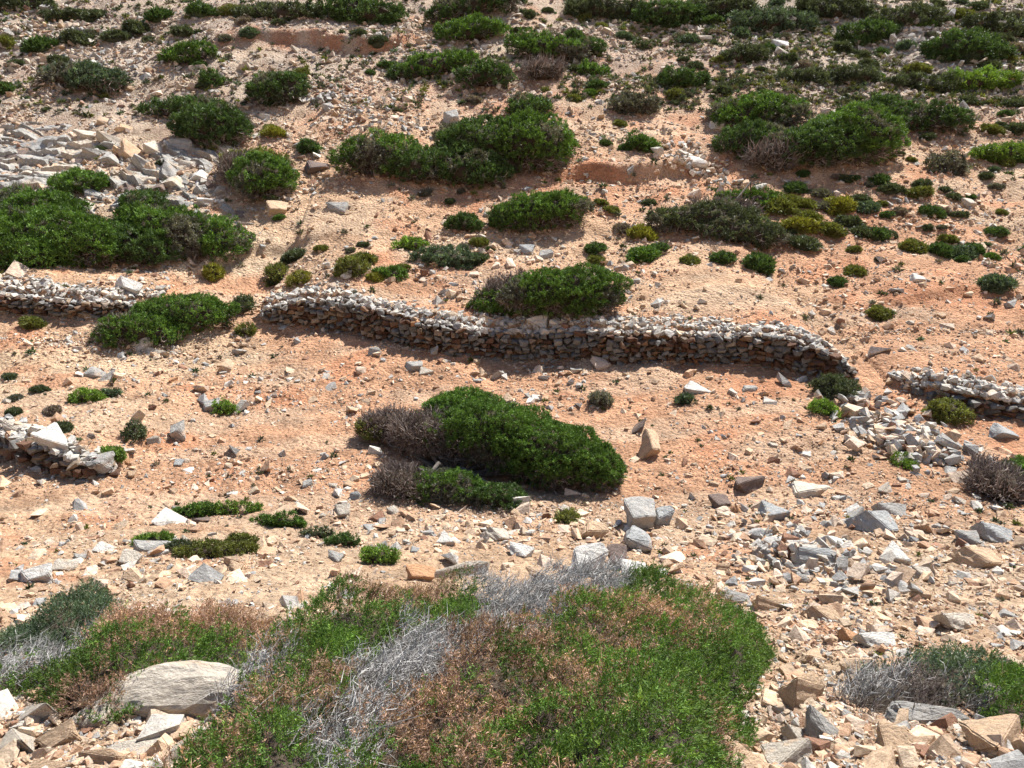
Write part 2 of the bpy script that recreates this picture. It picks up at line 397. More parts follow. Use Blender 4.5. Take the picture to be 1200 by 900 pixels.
def place_rock(u, v, rx, ry, col, flat=None, rot=None, name=None, lift=.06, tilt=None, desc=None, yaw=None):
    p, d = hit(u, v+ry*.55)
    k = d/FPX
    w = 2*rx*k*1.05; hgt = 2*ry*k*1.0
    fl = flat if flat is not None else 1.0
    o = link('rock', rock_data(int(rng.integers(0, 12)) if not (u == 182) else 12+int(rng.integers(0, 4)), col))
    sz = (w, hgt*1.25 if rx > ry else hgt, hgt*.95*fl)
    o.scale = sz
    o.location = (p[0], p[1]+hgt*.2, H(p[0], p[1])+sz[2]*lift)
    o.rotation_euler = (R(18)+rng.normal(0, .12), (R(rot) if rot else 0)+rng.normal(0, .08), rng.normal(0, .25) if yaw is None else R(yaw))
    s = max(w, hgt)
    sizew = 'large' if s > .75 else 'medium' if s > .4 else 'small'
    cw = {'grey': 'grey', 'blue-grey': 'blue-grey', 'white': 'whitish', 'pale': 'pale', 'tan': 'tan', 'orange': 'orange-brown', 'dark': 'dark brown'}[col]
    reg(o, desc or f'{sizew} {cw} rock', u, v, 'loose rocks on the slope', 'rock')
    return o
HAND = [ # u, v, rx, ry, colour, slant
 (940, 568, 25, 20, 'pale', 0), (879, 566, 18, 16, 'dark', 20), (908, 598, 16, 12, 'blue-grey', 0), (1027, 613, 25, 17, 'blue-grey', 12), (1006, 603, 11, 9, 'grey', 0), (1046, 600, 18, 11, 'grey', 10),
 (984, 632, 20, 13, 'white', 15), (964, 656, 36, 12, 'blue-grey', 10), (903, 646, 17, 10, 'grey', 0), (1055, 650, 15, 12, 'white', 0), (1168, 628, 20, 12, 'blue-grey', 18), (1137, 632, 11, 9, 'grey', 0),
 (1147, 655, 26, 14, 'tan', 14), (1180, 506, 20, 10, 'blue-grey', 10), (757, 520, 13, 24, 'tan', 35), (748, 607, 19, 15, 'grey', 10), (780, 607, 13, 10, 'blue-grey', 0), (747, 635, 17, 13, 'blue-grey', 0),
 (693, 662, 24, 17, 'white', 0), (722, 655, 12, 10, 'dark', 0), (743, 672, 14, 16, 'white', -20), (609, 646, 17, 10, 'white', 0), (581, 627, 17, 11, 'pale', 15), (525, 631, 12, 9, 'white', 0),
 (698, 626, 16, 11, 'tan', 10), (400, 598, 13, 10, 'pale', 0), (360, 567, 8, 7, 'grey', 0), (246, 475, 15, 10, 'grey', -15), (208, 505, 14, 12, 'grey', -25), (181, 411, 21, 7, 'pale', -10),
 (281, 409, 9, 9, 'grey', 0), (108, 436, 10, 9, 'grey', 0), (125, 442, 9, 8, 'grey', 0), (210, 170, 17, 9, 'grey', 10), (322, 243, 15, 10, 'tan', 10), (373, 193, 20, 12, 'dark', 0), (395, 243, 14, 8, 'grey', 0),
 (528, 137, 11, 13, 'grey', 0), (438, 413, 9, 7, 'grey', 0), (484, 428, 14, 8, 'grey', 0), (500, 434, 10, 6, 'pale', 0), (175, 640, 24, 12, 'grey', -10), (40, 675, 26, 11, 'white', -15), (72, 662, 13, 8, 'pale', 0),
 (150, 655, 14, 9, 'pale', 0), (235, 607, 12, 6, 'dark', 0), (312, 633, 10, 8, 'white', 0), (540, 670, 45, 9, 'pale', 0), (640, 677, 26, 9, 'tan', 18), (490, 672, 22, 10, 'orange', 5),
 (182, 818, 74, 27, 'pale', -6), (105, 845, 22, 14, 'pale', -20), (42, 835, 40, 12, 'pale', -35), (15, 785, 20, 14, 'orange', 0), (20, 868, 34, 12, 'pale', -35), (65, 868, 34, 13, 'tan', -32), (150, 872, 34, 14, 'pale', -10), (115, 893, 28, 10, 'tan', 0), (205, 885, 36, 12, 'pale', 0), (60, 898, 26, 9, 'tan', -10), (30, 812, 12, 8, 'white', 0),
 (1030, 752, 24, 10, 'white', 10), (1000, 746, 14, 9, 'orange', 0), (957, 765, 26, 14, 'tan', 25), (1125, 730, 34, 10, 'pale', 14), (1078, 673, 16, 10, 'pale', 22), (1088, 806, 20, 9, 'white', 18), (1134, 806, 20, 9, 'white', 22), (1172, 815, 28, 14, 'pale', 16),
 (1092, 842, 56, 14, 'grey', 18), (1178, 866, 34, 22, 'tan', 20), (948, 815, 28, 20, 'tan', 20), (928, 888, 30, 18, 'pale', 0), (870, 888, 28, 18, 'tan', 10), (1035, 812, 14, 22, 'grey', 35), (1045, 868, 22, 14, 'tan', 20), (965, 858, 26, 12, 'grey', 30), (938, 862, 16, 12, 'pale', 0),
 (860, 700, 24, 10, 'grey', 12), (910, 712, 30, 9, 'tan', 20), (965, 720, 20, 12, 'tan', 20), (940, 677, 10, 10, 'grey', 0), (640, 298, 12, 10, 'grey', 0), (617, 292, 10, 8, 'blue-grey', 0), (840, 145, 10, 8, 'white', 0), (815, 188, 16, 10, 'white', 0), (1078, 325, 11, 8, 'white', 0),
 (1135, 238, 8, 7, 'pale', 0), (1105, 60, 16, 8, 'white', 0), (915, 52, 10, 7, 'white', 0), (570, 52, 8, 6, 'white', 0), (820, 455, 18, 8, 'white', 10), (752, 500, 8, 16, 'dark', 40), (880, 455, 12, 7, 'grey', 0)]
for r_ in HAND:
    cl_ = 680 < r_[0] < 790 and 595 < r_[1] < 685         # the tight cluster of pale boulders
    if cl_: place_rock(r_[0], r_[1], r_[2]*1.22, r_[3]*1.3, r_[4], rot=r_[5], lift=.25)
    else: place_rock(*r_[:5], rot=r_[5])
occupied = [(r_[0], r_[1], r_[2]) for r_ in HAND]
AUTO = 0; tries = 0
while AUTO < 185 and tries < 4000:
    tries += 1
    u, v = rng.uniform(5, 1195), rng.uniform(5, 895)
    if 160 < u < 900 and v > 690: continue
    if v < 120 and rng.uniform() < .4: continue
    near = (v > 560) or (rng.uniform() < .45)
    if not near: continue
    if u < 160 and 560 < v < 640: continue
    d = hit(u, v)[1]
    s = np.clip(.17*np.exp(rng.normal(0, .30)), .12, .4)
    rx = max(s/2*FPX/d, 4.2)
    if any((u-a)**2+(v-b)**2 < (c+rx)**2 for a, b, c in occupied): continue
    col = rng.choice(['tan', 'pale', 'grey', 'white', 'orange', 'blue-grey', 'dark'], p=[.34, .26, .14, .08, .08, .05, .05])
    place_rock(u, v, rx, rx*rng.uniform(.5, .85), str(col), rot=rng.normal(8, 14))
    occupied.append((u, v, rx)); AUTO += 1

# ------------------------------------------------------------------ bedrock outcrops and the tumbled heap
def outcrop(name, label, cat, blocks, seed, group=None, dip=(18, 22, 10)):
    """one fractured mass: every block overlaps its neighbours in the ground"""
    r = np.random.default_rng(seed); p0, d0 = hit(blocks[0][0], blocks[0][1]+6)
    root = p0; Vs, Fs, mi = [], [], []; off = 0
    mats = ['grey', 'pale', 'white', 'dark', 'tan', 'blue-grey']
    extra = [(u+r.normal(0, rx*.7), v+r.normal(0, ry*.9), rx*r.uniform(.3, .6), ry*r.uniform(.35, .7), str(r.choice(['grey', 'pale', 'white', 'dark', 'tan'], p=[.42, .22, .06, .18, .12])), sl+r.normal(0, 8)) for (u, v, rx, ry, col, sl) in blocks for _ in range(1)]
    for (u, v, rx, ry, col, sl) in blocks+extra:
        p, d = hit(u, v+ry*.5); k = d/FPX; V, F = ROCKV[int(r.integers(0, 12))]
        w, h = 2.1*rx*k, 2.0*ry*k
        E = Matrix.Rotation(R(dip[2])+r.normal(0, .1), 3, 'Z')@Matrix.Rotation(R(sl)+r.normal(0, .05), 3, 'Y')@Matrix.Rotation(R(dip[0])+r.normal(0, .08), 3, 'X')
        P = (V*np.array([w, h*1.5, h]))@np.array(E).T + np.array([p[0], p[1]+h*.3, H(p[0], p[1])-h*.10])
        Vs.append(P-root); Fs.append(F+off); off += len(V); mi.append(np.full(len(F), mats.index(col)))
    o = link(name, mesh_np(name, np.concatenate(Vs), np.concatenate(Fs), [ROCKMAT[m] for m in mats], mi=np.concatenate(mi)), loc=root)
    return tag(o, label, cat, group)
outcrop('bedrock_outcrop', 'grey ledge of layered bedrock jutting from the slope at the left edge', 'bedrock',
        [(25, 170, 28, 9, 'blue-grey', 0), (50, 166, 20, 7, 'grey', 0), (8, 182, 18, 11, 'dark', 0), (40, 185, 26, 7, 'grey', 4), (15, 200, 30, 8, 'grey', 0), (55, 205, 24, 7, 'pale', 8), (20, 215, 26, 7, 'grey', 0), (75, 195, 22, 7, 'tan', 5), (60, 182, 10, 5, 'dark', 0), (90, 205, 20, 6, 'grey', 10), (5, 160, 18, 6, 'grey', 0)], 3, 'bedrock outcrops on the left')
outcrop('bedrock_outcrop', 'fractured slanting bedrock slabs in the upper left with dark cracks, behind the left shrubs', 'bedrock',
        [(140, 165, 30, 9, 'pale', 38), (155, 180, 28, 8, 'tan', 45), (175, 195, 26, 9, 'grey', 48), (160, 205, 20, 8, 'pale', 40), (200, 205, 22, 9, 'grey', 50), (135, 188, 18, 7, 'grey', 40), (185, 175, 18, 7, 'pale', 35), (210, 215, 20, 9, 'pale', 40), (150, 222, 16, 8, 'dark', 40), (125, 205, 20, 7, 'pale', 20), (190, 220, 14, 10, 'dark', 50), (115, 230, 22, 7, 'grey', 25), (105, 245, 20, 7, 'pale', 25)], 4, 'bedrock outcrops on the left')
outcrop('bedrock_outcrop', 'long grey strata dipping right across the upper left slope, above the leaning slabs', 'bedrock',
        [(60, 150, 34, 5, 'grey', 4), (110, 158, 30, 5, 'pale', 8), (95, 172, 32, 5, 'grey', 8), (80, 225, 34, 6, 'grey', 12), (120, 178, 24, 6, 'grey', 20), (40, 232, 26, 5, 'pale', 5), (112, 218, 30, 6, 'pale', 18), (165, 236, 26, 6, 'grey', 25), (150, 150, 16, 5, 'tan', 20)], 6, 'bedrock outcrops on the left')
outcrop('bedrock_outcrop', 'whitish broken bedrock spilling down between the left shrub and the round grey-sided shrub', 'bedrock',
        [(240, 205, 18, 9, 'white', 20), (235, 222, 16, 10, 'grey', 45), (250, 235, 22, 9, 'white', 25), (262, 222, 14, 7, 'pale', 20), (275, 245, 22, 8, 'grey', 15), (245, 215, 12, 8, 'dark', 60), (222, 195, 18, 8, 'pale', 20), (285, 258, 16, 6, 'grey', 10), (230, 182, 16, 7, 'grey', 20)], 5, 'bedrock outcrops on the left')
def heap(name, label, cat, cu, cv, su, sv, n, size, w, group=None, rect=None):
    c0, _ = hit(cu, cv); P = []
    for _ in range(n):
        a, b = rng.normal(0, 1, 2).clip(-2.2, 2.2)
        p, d = hit(cu+su*a*.5+sv*b*.35, cv+sv*b*.5+su*a*.12); P.append((p[0], p[1], H(p[0], p[1])+rng.uniform(0, .12)))
    P = np.array(P); s = size*np.exp(rng.normal(0, .35, n)); S = np.stack([s*1.4, s*1.0, s*.7], 1)
    o = stones(name, P, S, rots(n, .5), colours(n, w), origin=c0); o.location = tuple(c0)
    return tag(o, None, None, None, 'stuff')
heap('stone_heap', 'spread of tumbled grey wall stones between the long wall and the short right wall', 'stone heap', 1055, 512, 75, 42, 300, .14, [2, 3, 1, 5, 1.5, .7, 3, 1])
heap('stone_heap', 'scatter of broken whitish stones among the blue-grey rocks right of centre', 'stone heap', 950, 655, 110, 40, 190, .085, [2, 3, 1, 5, 2, .5, 2.5, 1])
heap('stone_heap', 'band of loose grey stones on the slope right of the left bedrock', 'stone heap', 400, 120, 60, 35, 160, .17, [2, 2, 1, 5, 2, 1, 3, 1])
heap('rubble', '', '', 165, 200, 110, 50, 160, .10, [3, 3, 1, 5, 2, 1, 2, 1])
heap('rubble', '', '', 30, 190, 90, 50, 110, .10, [3, 3, 1, 5, 5, 1, 1, 1])
heap('rubble', '', '', 1090, 40, 110, 50, 330, .2, [1, 2, .2, 5, 8, .3, .5, 1])
heap('rubble', '', '', 60, 40, 130, 70, 420, .2, [2, 2, 1, 5, 3, 1, 1, 1])
heap('stone_heap', 'patch of pale lime rubble between the two broad upper shrubs', 'stone heap', 812, 190, 40, 30, 160, .15, [3, 4, 1, 2, 6, .5, .5, 1])

# ------------------------------------------------------------------ dry-stone walls
def drystone(key, label, x0, x1, cop=1.0, cap_big=0):
    xs, ys, hs, rp, fo = WALL[key]
    x0, x1 = max(x0, xs[0]+.05), min(x1, xs[-1]-.02)
    mid = (x0+x1)/2; root_p = np.array([mid, np.interp(mid, xs, ys), 0.]); root_p[2] = H(mid, root_p[1]-.2)
    root = link('dry_stone_wall', None, loc=root_p); tag(root, label, 'wall', 'dry-stone terrace walls')
    P, S, C, RR = [], [], [], []
    x = x0
    for layer in range(2):
        zrow = 0.0; row = 0
        while zrow < .95:
            rh = rng.uniform(.075, .13); x = x0+rng.uniform(0, .1)
            while x < x1:
                w = rng.uniform(.10, .24); h = np.interp(x, xs, hs)*.93+.13*vn2(x*2.1, 5.0)
                if zrow < h*(1.0 if layer == 0 else .95):
                    Y = np.interp(x+w/2, xs, ys)+.04*vn2(x*2.2, zrow*2)
                    bz = H0(x+w/2, Y)+.10*fbm2((x+w/2)*1.7, Y*1.7, 2)-.06
                    P.append((x+w/2, Y-.02+layer*.14-.02*zrow+rng.normal(0, .022), bz+zrow+rh/2))
                    S.append((w*1.22, rng.uniform(.16, .28), rh*1.22*rng.uniform(.8, 1.15))); C.append(0)
                x += w
            zrow += rh*.98; row += 1
    n = len(P); P = np.array(P); S = np.array(S)
    a = rng.normal(0, .10, n); RM = rots(n, .14)
    yaw = rng.normal(0, .25, n); ca, sa = np.cos(yaw), np.sin(yaw); z, o = np.zeros(n), np.ones(n)
    tl = rng.normal(0, .16, n); ct, st = np.cos(tl), np.sin(tl)
    RM = np.stack([ca, -sa, z, sa, ca, z, z, z, o], 1).reshape(n, 3, 3)@np.stack([ct, z, st, z, o, z, -st, z, ct], 1).reshape(n, 3, 3)
    stones('face_stones', P, S, RM, colours(n, [.8, .8, 1.0, 3, .7, 3, 4, .4])*.46, root, root_p)  # dark limestone, its colour darkened further to deepen the shade on the face
    # coping: pale stones lying over the whole thickness and spilling back on the terrace
    m = int((x1-x0)*150*cop); cx = rng.uniform(x0, x1, m); t = rng.beta(1.2, 2.1, m)*.85*cop
    Yc = np.interp(cx, xs, ys)+.03+t; hh = np.interp(cx, xs, hs)
    top = np.maximum(H(cx, Yc), H0(cx, np.interp(cx, xs, ys))+hh*.93-.03-.08*t)
    s = .092*np.exp(rng.normal(0, .30, m))*(1-.25*t); Sc = np.stack([s*1.5, s*1.2, s*.85], 1)
    stones('coping_stones', np.stack([cx, Yc, top+s*.25], 1), Sc, rots(m, .3), colours(m, [.5, 2.0, .3, 5.0, 8, .3, 1.6, .6])*1.0, root, root_p)
    return root
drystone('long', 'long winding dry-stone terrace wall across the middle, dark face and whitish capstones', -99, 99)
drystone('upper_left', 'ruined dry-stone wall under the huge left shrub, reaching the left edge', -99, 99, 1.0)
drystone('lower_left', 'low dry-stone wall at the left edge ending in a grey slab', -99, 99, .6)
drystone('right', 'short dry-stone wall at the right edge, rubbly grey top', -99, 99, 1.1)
for (u, v, rx, ry, c, sl, ds) in [(112, 547, 22, 10, 'grey', -12, 'grey slab ending the lower left wall'), (68, 520, 22, 12, 'white', 25, 'whitish slab atop the lower left wall'),
                                 (20, 508, 22, 8, 'pale', 10, 'pale flat slab atop the lower left wall'), (150, 338, 20, 8, 'white', 20, 'whitish slab atop the upper left wall'),
                                 (642, 418, 11, 8, 'blue-grey', 0, 'grey block at the foot of the long wall'), (488, 385, 9, 16, 'orange', 0, 'orange upright stone in the long wall'),
                                 (630, 380, 14, 8, 'white', 0, 'whitish capstone below the domed shrub')]:
    place_rock(u, v, rx, ry, c, rot=sl, desc=ds, lift=.35)

# ------------------------------------------------------------------ shrubs
GREEN = np.array([.088, .160, .032]); DEEP = np.array([.062, .108, .032]); OLIVE = np.array([.135, .150, .040]); YELL = np.array([.20, .20, .035])
GREY = np.array([.125, .125, .10]); BLUEG = np.array([.085, .125, .075]); BROWN = np.array([.37, .235, .17]); ASH = np.array([.42, .41, .395]); BRIGHT = np.array([.14, .23, .04])
SCRUB = np.array([.075, .095, .05]); DEADB = np.array([.19, .155, .135])
def unit(a): return a/np.maximum(np.linalg.norm(a, axis=-1, keepdims=True), 1e-9)
def leaf_tris(c, dr, K, r, L, w, spread, colr):
    n = len(c); b = np.repeat(c, K, 0)+rng.normal(0, r*.55, (n*K, 3))
    d = unit(np.repeat(dr, K, 0)+rng.normal(0, spread, (n*K, 3))); s = unit(np.cross(d, rng.normal(0, 1, (n*K, 3))))
    LL = L*rng.uniform(.6, 1.3, (n*K, 1)); WW = w*rng.uniform(.6, 1.2, (n*K, 1))
    V = np.stack([b-s*WW/2, b+s*WW/2, b+d*LL], 1).reshape(-1, 3)
    C = np.repeat(np.repeat(colr, K, 0)*rng.uniform(.7, 1.35, (n*K, 1)), 3, 0)
    return V, np.arange(len(V)).reshape(-1, 3), C
def twig_prisms(b, d, L, w, colr, bend=.35):
    """bent, tapering three-sided twigs: base ring, middle ring, tip"""
    n = len(b); s = unit(np.cross(d, rng.normal(0, 1, (n, 3)))); t = np.cross(d, s)
    LL = (L*rng.uniform(.5, 1.3, (n, 1))); WW = w*rng.uniform(.7, 1.3, (n, 1))
    m = b+d*LL*.5+rng.normal(0, 1, (n, 3))*LL*bend*.18; tip = b+d*LL+rng.normal(0, 1, (n, 3))*LL*bend*.4
    ring = [(1, 0), (-.5, .87), (-.5, -.87)]
    pts = [b+WW*(a*s+c*t)*.5 for a, c in ring]+[m+WW*.75*(a*s+c*t)*.5 for a, c in ring]+[tip]
    V = np.stack(pts, 1).reshape(-1, 3)
    f = []
    for i in range(3):
        j = (i+1) % 3; f += [(i, j, 3+j), (i, 3+j, 3+i), (3+i, 3+j, 6)]
    F = (np.array(f)[None]+(np.arange(n)*7)[:, None, None]).reshape(-1, 3)
    return V, F, np.repeat(colr*rng.uniform(.65, 1.3, (n, 1)), 7, 0)
def cat3(L):
    off = 0; Vs, Fs, Cs = [], [], []
    for V, F, C in L:
        Vs.append(V); Fs.append(F+off); Cs.append(C); off += len(V)
    return np.concatenate(Vs), np.concatenate(Fs), np.concatenate(Cs)
_ico = bmesh.new(); bmesh.ops.create_icosphere(_ico, subdivisions=3, radius=1)
ICOV = np.array([v.co[:] for v in _ico.verts]); ICOF = np.array([[v.index for v in f.verts] for f in _ico.faces]); _ico.free()
def tube(path, r0, r1, sides=6):
    path = np.array(path); n = len(path); V = []
    for i in range(n):
        d = unit(path[min(i+1, n-1)]-path[max(i-1, 0)]); s = unit(np.cross(d, [.3, .1, 1.0])); t = np.cross(d, s); r = r0+(r1-r0)*i/(n-1)
        for k in range(sides):
            a = 2*np.pi*k/sides; V.append(path[i]+r*(math.cos(a)*s+math.sin(a)*t))
    F = []
    for i in range(n-1):
        for k in range(sides):
            k2 = (k+1) % sides; F += [(i*sides+k, i*sides+k2, (i+1)*sides+k2), (i*sides+k, (i+1)*sides+k2, (i+1)*sides+k)]
    return np.array(V), np.array(F), np.ones((len(V), 3))*.1
TINT = {'g': GREEN, 'd': DEEP, 'o': OLIVE, 'y': YELL, 's': SCRUB, 'u': BLUEG, 'b': BRIGHT, 'x': DEADB, 'a': ASH, 'n': BROWN, 'e': GREY}
DEADK = 'xan'
def lobes_from(px, lift, plus=0):
    out = []
    for q in px:
        u, v, rx, ry, rot, kd = q[:6]; lf = (q[6] if len(q) > 6 else lift)+plus
        _, d = hit(u, v); az = .82*ry*d/FPX
        p, d = hit(u, v, lf*az); k = d/FPX
        e = .6; gy = (H0(p[0], p[1]+e)-H0(p[0], p[1]-e))/(2*e); gx = (H0(p[0]+e, p[1])-H0(p[0]-e, p[1]))/(2*e)
        X = unit(np.array([1, 0, gx])); Y = np.array([0, 1, gy]); Y = unit(Y-X*np.dot(X, Y)); N = np.cross(X, Y)
        c, s = math.cos(R(rot)), math.sin(R(rot)); a1 = c*X+s*Y; a2 = -s*X+c*Y
        A = np.stack([a1*rx*k, a2*ry*1.15*k, N*.82*ry*k], 1)
        out.append(dict(c=np.array(p), A=A, inv=np.linalg.inv(A), kd=kd, d=d, rad=np.array([rx*k, ry*1.15*k, .82*ry*k])))
    return out
G1 = 'windswept shrubs on the slope'
WIND = unit(np.array([1.0, -.15, .25]))
def grow(name, label, lob, lift=.35, fine=1.0, hf=1.0, trunk=True, twiggy=.0, group='shrubs on the slope', lumps=.15, freq=1.8, stemlen=None, dens=1.0, cat='shrub', mixk=.12, clump=.85, patchy=0):
    L = lobes_from(lob, lift, .14 if group == G1 else 0) if not isinstance(lob[0], dict) else lob
    cen = np.mean([l['c'] for l in L], 0); root_p = np.array([cen[0], cen[1], float(H(cen[0], cen[1]))])
    live, dead = [], []
    seed = rng.uniform(0, 50)
    for i, l in enumerate(L):
        d = l['d']; px = d/788.0
        sp = max(4.4*px, .028)*fine                       # spray spacing
        a, b, c = l['rad']; area_ = 4*np.pi*(((a*b)**1.6+(a*c)**1.6+(b*c)**1.6)/3)**(1/1.6)
        n = int(area_/(sp*sp)*2.7*dens)+30
        dd = unit(rng.normal(0, 1, (n, 3)))
        f = 1+lumps*2*fbm3(dd*l['rad']*freq+seed, 3)-np.abs(rng.normal(0, .05, n))
        P = l['c']+(dd*f[:, None])@l['A'].T
        Nn = unit(dd@l['inv'])
        cs = max(9*px, .06)*clump; Pq = (P-l['c'])*np.array([.55, .9, 1.5])/cs; cn = vn3(Pq+seed)+.5*vn3(Pq*2.1+seed)
        inn = rng.uniform(0, 1, n) < .34
        P = np.where(inn[:, None], l['c']+(dd*(f*.88)[:, None])@l['A'].T, P+Nn*(cn*cs*1.15)[:, None])
        ok = (P[:, 2] > H(P[:, 0], P[:, 1])+.01) & (inn | (cn > -.17+rng.normal(0, .05, n)))
        best = np.full(n, 1.0); kds = np.full(n, ord(l['kd']))
        for j, m in enumerate(L):
            if j == i: continue
            q = np.linalg.norm((P-m['c'])@m['inv'].T, axis=1)
            ok &= q > .86
            sw = (q < 1.0+mixk+rng.normal(0, mixk, n)) & (rng.uniform(0, 1, n) < .35); kds[sw] = ord(m['kd'])
        P, Nn, kds = P[ok], Nn[ok], kds[ok]
        if group == G1:
            pe = fbm3(P*1.4/max(1, a)+seed*2, 3)+rng.normal(0, .05, len(P)); lv = (kds != ord('x')) & (kds != ord('a'))
            kds[lv & (pe > .27)] = ord('e'); kds[lv & (Nn[:, 2] < -.30) & (rng.uniform(0, 1, len(P)) < .8)] = ord('x')
        if patchy:
            pn = fbm3(P*3.2+seed, 3)+rng.normal(0, .13, len(P)); a_ = kds != ord('a')
            kds[a_ & (pn > .31)] = ord('n'); kds[a_ & (kds == ord('n')) & (pn < -.17)] = ord('g'); kds[(~a_) & (pn > .34)] = ord('g')
        for kd in np.unique(kds):
            k = kds == kd; pk, nk = P[k], Nn[k]; ch = chr(kd); base = TINT[ch]
            patch = 1+.5*fbm3(pk*1.3+seed, 2)[:, None]
            colr = base[None]*patch*np.exp(rng.normal(0, .28, (len(pk), 1)))
            up = unit(nk+np.array([0, 0, .55])+WIND*.35)
            if ch in DEADK:
                wd = max(.75*px, .0035)
                rep = 3; pb = np.repeat(pk, rep, 0)-np.repeat(nk, rep, 0)*sp*.8+rng.normal(0, sp*.5, (len(pk)*rep, 3))
                Lt = (stemlen*(.5 if ch == 'n' else 1)) if stemlen else sp*1.7
                dead.append(twig_prisms(pb, unit(np.repeat(up, rep, 0)+rng.normal(0, .45, (len(pb), 3))), Lt, wd, np.repeat(colr, rep, 0)))
                if ch == 'n':
                    live.append(leaf_tris(pk, up, 16, sp*.5, 2.6*px, 1.2*px, .8, colr))
            else:
                live.append(leaf_tris(pk, up, 24, sp*.42, 2.2*px*fine, 1.1*px*fine, .75, colr))
    parts = []
    root = link(name, None, loc=root_p); tag(root, label, cat, group)
    core = []
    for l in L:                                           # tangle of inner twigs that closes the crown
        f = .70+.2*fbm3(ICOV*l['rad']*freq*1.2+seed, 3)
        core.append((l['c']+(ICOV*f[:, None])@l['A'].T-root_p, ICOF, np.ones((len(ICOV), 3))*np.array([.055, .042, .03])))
    if live:
        V, F, C = cat3(live); link('foliage', mesh_np('foliage', V-root_p, F, M_LEAF, C), root)
    if dead:
        V, F, C = cat3(dead); o = link('bare_branches', mesh_np('bare_branches', V-root_p, F, M_TWIG, C), root)
    V, F, C = cat3(core)
    link('inner_twigs', mesh_np('inner_twigs', V, F, M_TWIG, C), root)
    if trunk:
        T = []; big = max(l['rad'][0] for l in L)
        bx = cen[0]-.12*big; base = np.array([bx, cen[1]-.1, H(bx, cen[1]-.1)-.05])
        for l in L:
            for q in range(4):
                e = l['c']+(unit(rng.normal(0, 1, 3)+np.array([.4, -.5, 0]))*.5)@l['A'].T
                m1 = base+(e-base)*.35+rng.normal(0, .15*big, 3)*.8; m2 = base+(e-base)*.7+rng.normal(0, .13*big, 3)*.8
                for mm in (m1, m2, e): mm[2] = max(mm[2], H(mm[0], mm[1])+.06)
                T.append(tube([base, m1, m2, e], .030*min(big, 1.6)+.01, .007*min(big, 1.5)+.003))
        V, F, C = cat3(T); link('trunk', mesh_np('trunk', V-root_p, F, M_BARK), root)
    return root

grow('windswept_shrub', 'large central windswept shrub below the long wall, green crown with grey dead left side', [
    (545, 487, 54, 33, -14, 'g', .95), (585, 508, 80, 44, -24, 'g', .9), (640, 532, 78, 44, -22, 'g', .7), (695, 549, 38, 30, -15, 'g', .5),
    (462, 497, 46, 22, -8, 'x', .9), (500, 508, 52, 30, -28, 'x', 1.0), (530, 512, 38, 26, -30, 'x', 1.25), (520, 574, 64, 27, -14, 'g', .15), (468, 568, 38, 28, -10, 'x', .25), (580, 584, 40, 20, 0, 'd', .1), (440, 503, 26, 16, 0, 'o', .9)], group=G1, lumps=.10)
grow('windswept_shrub', 'domed green shrub standing just behind the long wall', [(655, 341, 74, 29, -5, 'g', .8), (690, 352, 42, 24, 0, 'g', .5), (592, 358, 46, 18, -10, 'g', .2), (598, 340, 44, 20, 15, 'x', .7)], group=G1, lumps=.15)
grow('windswept_shrub', 'oval green shrub with a dark underside between the domed shrub and the broad upper one', [(638, 247, 58, 24, -5, 'g', .6), (605, 256, 32, 18, 0, 'd', .4)], group=G1, lumps=.12)
grow('windswept_shrub', 'broad dark green shrub in the upper middle with a long left arm', [(445, 184, 48, 26, 0, 'g', .5), (490, 196, 46, 22, -8, 'd', .4), (545, 200, 50, 24, -5, 'd', .4), (575, 170, 58, 32, 12, 'd', .5), (625, 170, 46, 38, 20, 'g', .5), (620, 128, 26, 13, 0, 'd', .3), (538, 163, 26, 18, 0, 'e', .7)], group=G1)
grow('windswept_shrub', 'widest sprawling shrub at upper right, deep green with a brown hollow at its left foot', [(888, 134, 54, 23, 0, 'g', .4), (880, 165, 44, 20, 0, 'd', .5), (912, 182, 36, 22, 0, 'x', .5), (960, 172, 50, 30, 0, 'd', .4), (1000, 160, 46, 36, 0, 'g', .4), (1030, 135, 44, 18, 0, 'd', .4), (1085, 141, 40, 16, -5, 'd', .3)], group=G1)
grow('windswept_shrub', 'flat grey-green shrub below the left foot of the sprawling right shrub', [(825, 258, 62, 19, -12, 's', .4), (870, 274, 48, 18, -8, 's', .3), (880, 236, 38, 13, -5, 'g', .2), (848, 247, 40, 14, -8, 'x', .5)], group=G1)
grow('windswept_shrub', 'huge dense green shrub at the left edge above the ruined wall', [(30, 250, 62, 26, -8, 'g', .5), (65, 280, 72, 34, -10, 'g', .5), (20, 300, 60, 28, 0, 'g', .3), (-40, 280, 70, 42, 0, 'g', .3)], group=G1)
grow('windswept_shrub', 'spreading green shrub right of the huge left one, with a small upright top', [(195, 272, 58, 28, -10, 'g', .5), (245, 280, 44, 27, -12, 'g', .4), (165, 292, 42, 24, 0, 'd', .3), (168, 250, 24, 26, 0, 'd', .5)], group=G1)
grow('windswept_shrub', 'round green shrub with a grey left flank on white bedrock', [(310, 210, 30, 29, 0, 'g', .5), (300, 190, 34, 14, 0, 'o', .6), (277, 200, 17, 20, 0, 'x', .6)], group=G1)
grow('windswept_shrub', 'two-lobed dark shrub above the whitish broken bedrock', [(215, 128, 36, 12, 0, 'd', .4), (252, 150, 40, 25, -8, 'd', .4), (235, 145, 20, 14, 0, 'e', .5)], group=G1)
grow('windswept_shrub', 'dark grey-green shrub crowning the upper left, right of a small round bush', [(325, 103, 32, 19, 0, 'd', .5), (340, 110, 20, 14, 0, 's', .3)], group=G1)
grow('windswept_shrub', 'bright green flat shrub at upper left, higher than its neighbours', [(219, 66, 29, 12, 0, 'g', .4)], group=G1)
